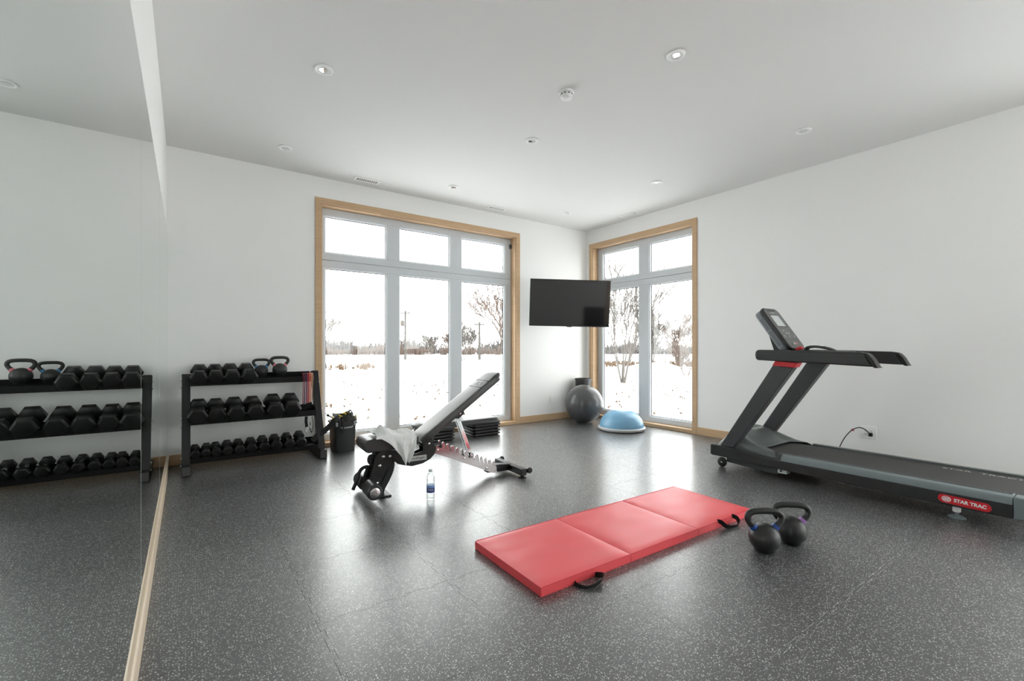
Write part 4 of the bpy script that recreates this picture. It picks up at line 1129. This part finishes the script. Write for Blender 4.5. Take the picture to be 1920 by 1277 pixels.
# motor hood
def hood(u, v):
    x = TX0 + 0.0315 + (TX1 - TX0 - 0.063) * u
    c = abs(2 * u - 1)
    yr = 2.005 - 0.165 * max(0.0, (c - 0.62) / 0.38) ** 0.9
    y = 2.395 + (yr - 2.395) * v
    peak = 0.362 - 0.10 * c ** 3.0
    if v < 0.30:
        t = v / 0.30; z = 0.206 + (peak - 0.206) * math.sin(t * math.pi / 2) ** 0.8
    else:
        t = (v - 0.30) / 0.70
        zend = 0.2235
        z = zend + (peak - zend) * (0.5 + 0.5 * math.cos(math.pi * t ** 0.92))
    z -= 0.035 * max(0, (c - 0.86) / 0.14)
    z = max(z, 0.199)
    if u < 0.001 or u > 0.999:                      # the sides reach down to the skirts
        z = (0.166 + (y - 1.84) * 0.08 if y < 2.215 else 0.197) - 0.004
    if v < 0.001: z = min(z, 0.199)
    return (x, y, z)
hd = tp('motor_hood', MB().grid(hood, 30, 24), 'tm_grey', smooth=60, solid=0.006)
lettering('hood_lettering', 'STAR TRAC', 0.035, 'print_grey', hd, frame_mtx(Vector((4.42, 2.155, 0.3635)) - TMO, (1, 0, 0.0), (0, -0.42, 1)), width=0.20, bold=0.001)
# uprights, collars, arms
for x in (4.098, 4.745):
    up_ = tp('upright', yz([(2.352, 0.200), (2.222, 0.200), (1.694, 0.985), (1.861, 0.999)], x, x + 0.085), 'tm_dark', bevel=0.008, segs=3)
    if x < 4.5: tp('collar', yz([(1.879, 0.972), (1.702, 0.960), (1.676, 1.000), (1.852, 1.0165)], x - 0.004, x + 0.089), 'red_plastic', up_, bevel=0.004)
    for yy, zz in ((1.815, 0.962), (1.735, 0.956)):
        tp('bolt', MB().lathe([(0, 0), (0.007, 0), (0.007, 0.003), (0, 0.004)], 10, Matrix.Translation((x, yy, zz)) @ Matrix.Rotation(R(-90), 4, 'Y')), 'gasket', up_, smooth=40)
arm = [(1.985, 1.017), (2.003, 1.030), (2.008, 1.060), (2.004, 1.092), (1.985, 1.108), (1.60, 1.103), (1.245, 1.093), (1.215, 1.087), (1.205, 1.06), (1.165, 0.985), (1.60, 1.003)]
for x in (4.060, 4.772):
    a_ = tp('handrail', yz(arm, x, x + 0.085), 'tm_black', bevel=0.010, segs=3)
    grip = [(1.212, 1.0885), (1.190, 1.076), (1.165, 1.045), (1.135, 0.985), (1.126, 0.979), (1.150, 0.977), (1.163, 0.984), (1.203, 1.06)]
    tp('end_grip', yz(grip, x - 0.002, x + 0.087), 'rubber', a_, bevel=0.004)
    tp('groove', yz([(1.98, 1.0765), (1.21, 1.069), (1.21, 1.0665), (1.98, 1.074)], x - 0.0006, x + 0.003), 'gasket', a_)
tp('cross_console', MB().bx(4.13, 4.79, 1.86, 2.0, 1.022, 1.102), 'tm_black', bevel=0.012, segs=3)
tp('tray', MB().bx(4.145, 4.772, 1.60, 1.859, 1.060, 1.098), 'tm_black', bevel=0.006)
tp('sensor_grip', MB().strap(smooth_path([(4.33, 1.715, 1.070), (4.33, 1.700, 1.120), (4.33, 1.660, 1.134), (4.33, 1.60, 1.132), (4.33, 1.53, 1.116), (4.33, 1.48, 1.090)], 4), 0.060, 0.020, (1, 0, 0)), 'tm_black', bevel=0.005)
tp('sensor_plate', MB().strap([(4.33, 1.675, 1.1445), (4.33, 1.62, 1.1462), (4.33, 1.57, 1.138)], 0.045, 0.003, (1, 0, 0)), 'steel')
tp('grip_bar', MB().tube([(4.15, 1.50, 1.085), (4.767, 1.50, 1.085)], 0.018, 12), 'tm_black', smooth=60)
# console
C0 = Vector((0, 1.812, 1.115)); C1 = Vector((0, 2.072, 1.497))
cd = (C1 - C0).normalized(); cn = Vector((0, cd.z, -cd.y)); CL = (C1 - C0).length     # cn points back, away from the runner
CXc, CW = 4.455, 0.155
def cpt(x, s_, t): q = C0 + cd * s_ + cn * t; return Vector((x, q.y, q.z))
def slab(name, hw, s0_, s1_, t0, t1, r_, mat, par=tm, **k):
    pts = [cpt(CXc + x, s_, t0) for x, s_ in rrect(-hw, hw, s0_, s1_, r_, 6)]
    return tp(name, MB().prism(pts, cn * (t1 - t0)), mat, par, **k)
con = slab('console', CW - 0.004, 0.006, CL - 0.004, 0.030, 0.092, 0.055, 'tm_shell', bevel=0.014, segs=3)
slab('bezel', CW, 0.0, CL, 0.002, 0.0295, 0.058, 'tm_black', con, bevel=0.006, segs=3)
slab('face_plate', CW - 0.016, 0.012, CL - 0.014, 0.0, 0.0019, 0.045, 'tm_face', con)
pts = [cpt(CXc + x, s_, -0.0006) for x, s_ in ((-0.098, 0.245), (0.088, 0.245), (0.088, 0.385), (-0.098, 0.385))]
tp('screen_surround', MB().prism(pts, cn * 0.0005), 'gasket', con)
pts = [cpt(CXc + x, s_, -0.0012) for x, s_ in ((-0.086, 0.252), (0.074, 0.252), (0.074, 0.376), (-0.086, 0.376))]
tp('screen', MB().prism(pts, cn * 0.0005), 'lcd', con)
pts = [cpt(CXc + x, s_, -0.0008) for x, s_ in rrect(-0.075, 0.075, CL - 0.038, CL - 0.022, 0.007, 3)]
tp('carry_slot', MB().prism(pts, cn * 0.0006), 'gasket', con)
def con_text(body, x, s_, size, mat, w): lettering('console_lettering', body, size, mat, con, frame_mtx(cpt(CXc + x, s_, -0.0012) - TMO, (1, 0, 0), -cn), width=w, extrude=0.0002)
con_text('STAR TRAC', -0.005, CL - 0.056, 0.014, 'print_white', 0.085)
for x, s_, r_, mt in ((-0.045, 0.20, 0.008, 'print_grey'), (-0.015, 0.175, 0.010, 'print_grey'), (0.02, 0.17, 0.010, 'print_grey'), (0.0, 0.14, 0.007, 'print_grey'), (-0.095, 0.14, 0.008, 'print_grey'), (0.095, 0.14, 0.008, 'print_grey'), (-0.012, 0.060, 0.012, 'off_white'), (0.03, 0.060, 0.012, 'ring_pink'), (-0.06, 0.055, 0.009, 'tm_black')):
    p0 = cpt(CXc + x, s_, -0.0002)
    mt_ = Matrix.Translation(p0) @ frame_mtx((0, 0, 0), (1, 0, 0), -cn)
    tp('button', MB().lathe([(0, 0), (r_, 0), (r_ * 0.9, 0.0016), (0, 0.0018)], 14, mt_), mt, con, smooth=50)
tp('divider', MB().prism([cpt(CXc + x, s_, -0.0005) for x, s_ in ((-0.13, 0.100), (0.13, 0.100), (0.13, 0.103), (-0.13, 0.103))], cn * 0.0005), 'gasket', con)
for k in range(19):
    if k == 10: continue
    s_ = 0.085 + k * 0.0155
    q = cpt(CXc - CW + 0.0038, s_, 0.062)
    tp('vent_slot', MB().box(q, (0.0012, 0.0055, 0.030), Matrix.Rotation(math.atan2(-cn.y, -cn.z) * -1 + math.pi, 3, 'X')), 'gasket', con)
tp('console_neck', MB().prism([(4.36, 1.905, 1.095), (4.36, 1.985, 1.095), (4.36, 2.03, 1.24), (4.36, 1.99, 1.26)], (0.19, 0, 0)), 'tm_black', bevel=0.006)
tp('safety_clip', MB().box((4.37, 1.775, 1.118), (0.05, 0.05, 0.028), Matrix.Rotation(R(-20), 3, 'X')), 'red_plastic', bevel=0.006)
# undercarriage
for x in (TX0 + 0.028, TX1 - 0.052):
    w_ = tp('transport_wheel', MB().lathe([(0.0, 0), (0.018, 0), (0.02, 0.004), (0.038, 0.004), (0.044, 0.009), (0.044, 0.020), (0.038, 0.024), (0, 0.024)], 28, Matrix.Translation((x, 2.345, 0.0445)) @ Matrix.Rotation(R(90), 4, 'Y')), 'rubber', smooth=40)
    tp('hub', MB().lathe([(0, 0), (0.009, 0), (0.007, 0.003), (0, 0.004)], 12, Matrix.Translation((x, 2.345, 0.0445)) @ Matrix.Rotation(R(-90), 4, 'Y')), 'steel', w_, smooth=40)
for x in (TX0 + 0.055, TX1 - 0.095):
    tp('lift_arm', yz([(2.31, 0.095), (1.86, 0.088), (1.83, 0.040), (1.90, 0.030), (2.31, 0.052)], x, x + 0.040), 'tm_dark', bevel=0.003)
    tp('pivot_bracket', MB().bx(x - 0.012, x + 0.05, 1.775, 1.848, 0.052, 0.092), 'off_white', bevel=0.003)
    tp('pivot_bolt', MB().lathe([(0, 0), (0.010, 0), (0.010, 0.003), (0, 0.004)], 12, Matrix.Translation((x - 0.0122, 1.822, 0.073)) @ Matrix.Rotation(R(-90), 4, 'Y')), 'gasket', smooth=40)
tp('belly_pan', yz([(1.70, 0.099), (1.42, 0.099), (1.42, 0.030), (1.53, 0.036), (1.56, 0.05)], 4.30, 4.42), 'off_white', bevel=0.004)
for x in (TX0 + 0.065, TX1 - 0.065):
    f_ = tp('levelling_foot', MB().lathe([(0.0, 0.0), (0.044, 0.0), (0.046, 0.005), (0.030, 0.014), (0.009, 0.022), (0.0085, 0.050), (0, 0.050)], 28, Matrix.Translation((x, 0.735, 0))), 'tm_rail', smooth=40)
    tp('nut', MB().lathe([(0.0, 0.040), (0.020, 0.040), (0.021, 0.044), (0.021, 0.066), (0.020, 0.085), (0, 0.085)], 20, Matrix.Translation((x, 0.735, 0))), 'white_plastic', f_, smooth=40)
# red badge on the near skirt
bc_y, bc_z, bt_ = 0.690, 0.1235, R(2.2)
def badge_pt(a, b, d): return Vector((TX0 - d, bc_y - a * math.cos(bt_) - b * math.sin(bt_) * 0, bc_z + b - a * math.sin(bt_)))
pts = [badge_pt(a, b, 0.0016) for a, b in rrect(-0.125, 0.125, -0.027, 0.027, 0.0265, 6)]
bd = tp('badge', MB().prism(pts, (0.0014, 0, 0)), 'red_plastic')
lx = Vector((0, -math.cos(bt_), -math.sin(bt_)))
lettering('badge_lettering', 'STAR TRAC', 0.030, 'print_white', bd, frame_mtx(badge_pt(0.028, 0, 0.0018) - TMO, lx, (-1, 0, 0)), width=0.150, bold=0.0012, extrude=0.0003)
def emblem(rx, rz, k0, k1):
    m = MB(); n = 32; vs = []; fs = []
    for q in (k0, k1):
        for i in range(n):
            a = 2 * math.pi * i / n
            vs.append(badge_pt(-0.083 + rx * q * math.cos(a), rz * q * math.sin(a), 0.0021))
    for i in range(n): fs.append((i, (i + 1) % n, n + (i + 1) % n, n + i))
    return m.add(vs, fs)
tp('emblem_ring', emblem(0.023, 0.0185, 0.80, 1.0), 'print_white', bd)
for k, (zz, hw) in enumerate(((0.0075, 0.014), (0.0, 0.0165), (-0.0075, 0.014))):
    pts = [badge_pt(-0.083 + a + 0.25 * (b + zz), b + zz, 0.0022) for a, b in ((-hw, -0.0024), (hw, -0.0024), (hw, 0.0024), (-hw, 0.0024))]
    tp('emblem_bar', MB().prism(pts, (0.0004, 0, 0)), 'print_white', bd)
# lettering along the far edge of the belt
for y, body, w_ in ((0.835, 'STAR', 0.16), (0.62, 'TRAC', 0.18), (0.47, 'STAR', 0.10)):
    lettering('belt_lettering', body, 0.05, 'print_grey', tm, frame_mtx(Vector((4.715, y, 0.2064)) - TMO, (0, -1, 0), (0, 0, 1)), width=w_, extrude=0.0002)
# power cord from the wall
cp = Vector((XR, 1.553, 0.30)) - TMO
cord_pts = [(-0.035, 0, -0.014), (-0.060, 0.004, 0.004), (-0.072, 0.03, 0.036), (-0.075, 0.075, 0.050), (-0.08, 0.13, 0.022), (-0.09, 0.18, -0.045), (-0.10, 0.215, -0.12), (-0.12, 0.24, -0.20), (-0.20, 0.25, -0.255), (-0.34, 0.24, -0.270), (-0.51, 0.22, -0.20)]
cord = obj('power_cord', MB().tube(smooth_path(cord_pts), 0.0045, 8), 'rubber', tm, smooth=60, loc=cp)
obj('plug', MB().bx(-0.042, -0.0115, -0.014, 0.014, -0.030, 0.004), 'rubber', cord, bevel=0.004)
obj('paper_tag', MB().box((-0.079, 0.128, 0.020), (0.002, 0.05, 0.03), Matrix.Rotation(R(28), 3, 'X')), 'white_plastic', cord)
obj('tag_print', MB().box((-0.0808, 0.128, 0.020), (0.0006, 0.028, 0.018), Matrix.Rotation(R(28), 3, 'X')), 'ring_pink', cord)

# ------------------------------------------------------------------ outdoors
def ground_z(x, y):
    r = math.hypot(x, y)
    z = -0.24 - 1.35 * min(1.0, max(0.0, (r - 12) / 190)) - 0.004 * max(0.0, r - 200)
    if r > 9: z += 0.10 * min(1, (r - 9) / 20) * noise.noise(Vector((x * 0.05, y * 0.05, 0))) + 0.03 * noise.noise(Vector((x * 0.4, y * 0.4, 3)))
    az = math.degrees(math.atan2(x, y))
    z += 0.85 * math.exp(-((r - 30) / 4.5) ** 2 - ((az - 52.8) / 2.4) ** 2)
    return z
def ground():
    m = MB(); nr, na = 70, 120; vs = [(0, 0, -0.26)]; fs = []
    for i in range(nr):
        r = 1.5 * (420 / 1.5) ** (i / (nr - 1))
        for j in range(na):
            a = 2 * math.pi * j / na
            x, y = r * math.sin(a), r * math.cos(a); vs.append((x, y, ground_z(x, y)))
    for j in range(na): fs.append((0, 1 + (j + 1) % na, 1 + j))
    for i in range(nr - 1):
        for j in range(na):
            a = 1 + i * na; fs.append((a + j, a + (j + 1) % na, a + na + (j + 1) % na, a + na + j))
    return m.add(vs, fs)
struct(obj('snowy_ground', ground(), 'snow', smooth=80))
def at(u, d):
    """ground point seen at photo column u, d metres ahead"""
    az = YAW + math.atan((u - 960) / 852.36)
    k = d / math.cos(az - YAW)
    x, y = k * math.sin(az), k * math.cos(az)
    return Vector((x, y, ground_z(x, y)))
def limb(m, p, d, L, r, lev, rng, spread, kids, droop, tips, rmin=0.0):
    n = 3 if lev else 2
    pts = [p.copy()]; q = p.copy(); dd = d.copy()
    for i in range(n):
        dd = (dd + Vector((rng.uniform(-1, 1), rng.uniform(-1, 1), rng.uniform(-0.5, 0.9) + droop)) * 0.12).normalized()
        q = q + dd * (L / n); pts.append(q.copy())
    rad = [max(rmin, r * (1 - 0.62 * i / n)) for i in range(n + 1)]
    m.tube(pts, rad, 5 if lev > 1 else 3)
    if lev == 0:
        tips.append(q.copy()); return
    for k in range(kids):
        f = rng.uniform(0.35, 1.0) if k else 1.0
        i = min(n - 1, int(f * n)); b = pts[i].lerp(pts[i + 1], f * n - i)
        side_ = Vector((rng.uniform(-1, 1), rng.uniform(-1, 1), rng.uniform(-0.2, 0.8))).normalized()
        nd = (dd + side_ * spread).normalized()
        limb(m, b, nd, L * rng.uniform(0.50, 0.72), r * (0.52 - 0.10 * f), lev - 1, rng, spread, kids, droop, tips, rmin)
def tree(label, u, d, height, stems, seed, spread=0.75, kids=4, lev=4, mat='bark', r0=None, lean=0.0, fan=0.35, leaves=0, group='bare trees outside', first=0.42):
    rng = random.Random(seed); base = at(u, d)
    t = thing('bare_tree', label, 'tree', base, 0, group)
    tips = []
    r0 = r0 or height * 0.018
    for k in range(stems):
        m = MB()
        a = 2 * math.pi * k / stems + rng.uniform(-0.4, 0.4); f = fan if stems > 1 else 0.05
        d0 = Vector((math.cos(a) * f + lean, math.sin(a) * f, 1)).normalized()
        limb(m, Vector((math.cos(a), math.sin(a), 0)) * (r0 * 0.8 if stems > 1 else 0) + Vector((0, 0, -0.15)), d0, height * first, r0 * (0.8 if stems > 1 else 1), lev, rng, spread, kids, 0.12, tips, d * 0.00070)
        obj('stem', m, mat, t)
    if leaves:
        m = MB()
        for p in tips:
            for _ in range(leaves):
                c = p + Vector((rng.gauss(0, 0.12), rng.gauss(0, 0.12), rng.gauss(0, 0.12)))
                s_ = rng.uniform(0.025, 0.05); ax = Vector((rng.uniform(-1, 1), rng.uniform(-1, 1), rng.uniform(-1, 1))).normalized(); b = ax.orthogonal().normalized()
                m.add([c - ax * s_ - b * s_ * 0.5, c + ax * s_ * 0.2 - b * s_ * 0.6, c + ax * s_ * 1.1, c - ax * s_ * 0.1 + b * s_ * 0.6], [(0, 1, 2, 3)])
        stuff(obj('leaves', m, 'leaf_rust', t))
    return t
tree('bare tree at the left edge of the big window', 585, 46, 6.4, 3, 11, mat='bark_grey', leaves=1)
tree('small bare tree seen through the third pane of the big window', 868, 57, 5.2, 2, 5, lean=0.15, mat='bark_grey')
tree('bare tree showing behind the second window post', 852, 66, 4.6, 2, 8, mat='bark')
tree('big tree with rusty leaves at the right edge of the big window', 972, 34, 9.6, 3, 21, spread=0.95, lean=-0.10, leaves=3, fan=0.35)
tree('many-stemmed bare tree standing close outside the right-hand window', 1168, 18.2, 4.5, 7, 3, spread=0.50, kids=4, lev=3, mat='bark_grey', r0=0.05, fan=0.20, first=0.52)
tree('bare tree behind the middle post of the right-hand window', 1219, 38, 4.8, 3, 31, mat='bark_grey', spread=0.6)
tree('bare leaning tree at the right edge of the right-hand window', 1270, 36, 5.0, 2, 17, lean=0.22, leaves=1, spread=0.8)
tree('bare bush of thin stems by the edge of the right-hand window', 1287, 24, 2.4, 6, 41, mat='bark', fan=0.55, lev=3, r0=0.03)
tree('distant bare tree beyond the utility pole', 806, 120, 6.5, 3, 13, mat='bark_grey')

def scrub(name, label, cat, u0, u1, d0, d1, n, h, seed, mat, spreadk=0.5, rad=0.05):
    rng = random.Random(seed); m = MB()
    for _ in range(n):
        p = at(rng.uniform(u0, u1), rng.uniform(d0, d1)); hh = h * rng.uniform(0.6, 1.1) * (0.75 + 0.7 * max(-0.4, noise.noise(Vector((p.x * 0.045, p.y * 0.045, seed)))))
        for k in range(14):
            a = rng.uniform(0, 6.283); e = rng.uniform(0.15, spreadk + 0.3)
            tip = p + Vector((math.cos(a) * e * hh * 0.6, math.sin(a) * e * hh * 0.6, hh * rng.uniform(0.35, 1)))
            q = p + Vector((math.cos(a), math.sin(a), 0)) * rng.uniform(0, 0.25) * hh
            m.tube([q, (q + tip) / 2 + Vector((0, 0, 0.1 * hh)), tip], [rad, rad * 0.7, rad * 0.3], 3)
    o = stuff(obj(name, m, mat)); tag(o, label, cat); return o
scrub('far_woodland', 'distant band of bare grey woodland along the horizon', 'woodland', 380, 1420, 185, 225, 420, 7.6, 1, 'far_wood', 0.7, 0.40)
scrub('field_brush', 'reddish brush along the far edge of the snowy field', 'brush', 560, 1000, 150, 178, 120, 4.2, 2, 'bark', 0.7, 0.20)
scrub('roadside_grass', 'band of tall dry orange grass beyond the right-hand window', 'grass', 1130, 1420, 38, 46, 260, 0.75, 3, 'dry_grass', 0.4, 0.025)
scrub('near_grass', 'tufts of dry grass sticking out of the snow', 'grass', 560, 700, 30, 36, 40, 0.7, 4, 'dry_grass', 0.4, 0.02)
scrub('lawn_stubble', 'brown stubble poking through the snow near the house', 'grass', 590, 1330, 8.5, 26, 260, 0.11, 5, 'dry_grass', 0.9, 0.007)

def pole(label, u, d, h, transformer):
    base = at(u, d)
    t = thing('utility_pole', label, 'pole', base, -YAW, 'utility poles')
    obj('shaft', MB().tube([(0, 0, -0.2), (0, 0, h)], [0.19, 0.14], 10), 'pole_wood', t, smooth=50)
    obj('crossarm', MB().bx(-0.75, 0.75, -0.06, 0.06, h - 0.45, h - 0.30), 'pole_wood', t)
    for x in (-0.6, 0.0, 0.6):
        obj('insulator', MB().tube([(x, 0, h - 0.30), (x, 0, h - 0.10)], 0.05, 8), 'bark_grey', t)
    if transformer: obj('transformer', MB().lathe([(0, 0), (0.28, 0), (0.28, 0.8), (0, 0.85)], 16, Matrix.Translation((-0.45, 0, h - 2.3))), 'bark_grey', t, smooth=40)
    return base, h
pA = pole('wooden utility pole with a transformer seen through the middle pane', 760, 68, 7.35, True)
pB = pole('plain wooden utility pole seen through the third pane', 899, 66, 5.5, False)
oL = (at(330, 78), 7.4)
def wire(label, a, b, za, zb, sag, r_=0.02):
    A = Vector((a.x, a.y, a.z + za)); B = Vector((b.x, b.y, b.z + zb))
    pts = [A.lerp(B, i / 12) - Vector((0, 0, sag * 4 * (i / 12) * (1 - i / 12))) for i in range(13)]
    o = obj('overhead_wire', MB().tube([p - A for p in pts], r_, 5), 'wire'); o.location = A
    tag(o, label, 'wire', 'overhead wires')
wire('highest thin overhead wire left of the transformer pole', oL[0], pA[0], 7.2, 7.2, 0.5, 0.022)
wire('middle thin overhead wire left of the transformer pole', oL[0], pA[0], 5.2, 5.0, 0.5, 0.024)
wire('lowest thick overhead wire left of the transformer pole', oL[0], pA[0], 4.2, 3.9, 0.5, 0.05)
far = at(1010, 75)
wire('highest thin overhead wire between the two utility poles', pA[0], pB[0], 7.2, 5.2, 0.35, 0.022)
wire('lowest thick overhead wire between the two utility poles', pA[0], pB[0], 3.9, 3.1, 0.3, 0.05)
wire('middle thin overhead wire between the two utility poles', pA[0], pB[0], 4.9, 3.8, 0.3, 0.024)
wire('thin overhead wire right of the plain utility pole', pB[0], far, 5.2, 4.0, 0.3, 0.024)
wire('thick overhead wire right of the plain utility pole', pB[0], far, 3.1, 2.8, 0.25, 0.04)

# ------------------------------------------------------------------ chair behind the camera, mirrored in the television
ch = thing('armchair', 'dark high-backed armchair behind the viewer, mirrored in the television screen', 'chair', (2.95, -1.30, 0), R(158))
obj('seat', MB().bx(-0.29, 0.29, -0.30, 0.28, 0.26, 0.46), 'dark_fabric', ch, bevel=0.05, segs=4)
obj('backrest', MB().prism([(-0.30, 0.20, 0.40), (-0.30, 0.36, 0.40), (-0.30, 0.47, 1.16), (-0.30, 0.36, 1.18)], (0.60, 0, 0)), 'dark_fabric', ch, bevel=0.05, segs=4)
for sg in (-1, 1):
    obj('armrest', MB().bx(sg * 0.355 - 0.055, sg * 0.355 + 0.055, -0.28, 0.36, 0.20, 0.64), 'dark_fabric', ch, bevel=0.04, segs=4)
    for y in (-0.24, 0.30):
        obj('leg', MB().tube([(sg * 0.33, y, 0.0), (sg * 0.31, y, 0.27)], [0.018, 0.026], 10), 'black_steel', ch, smooth=50)
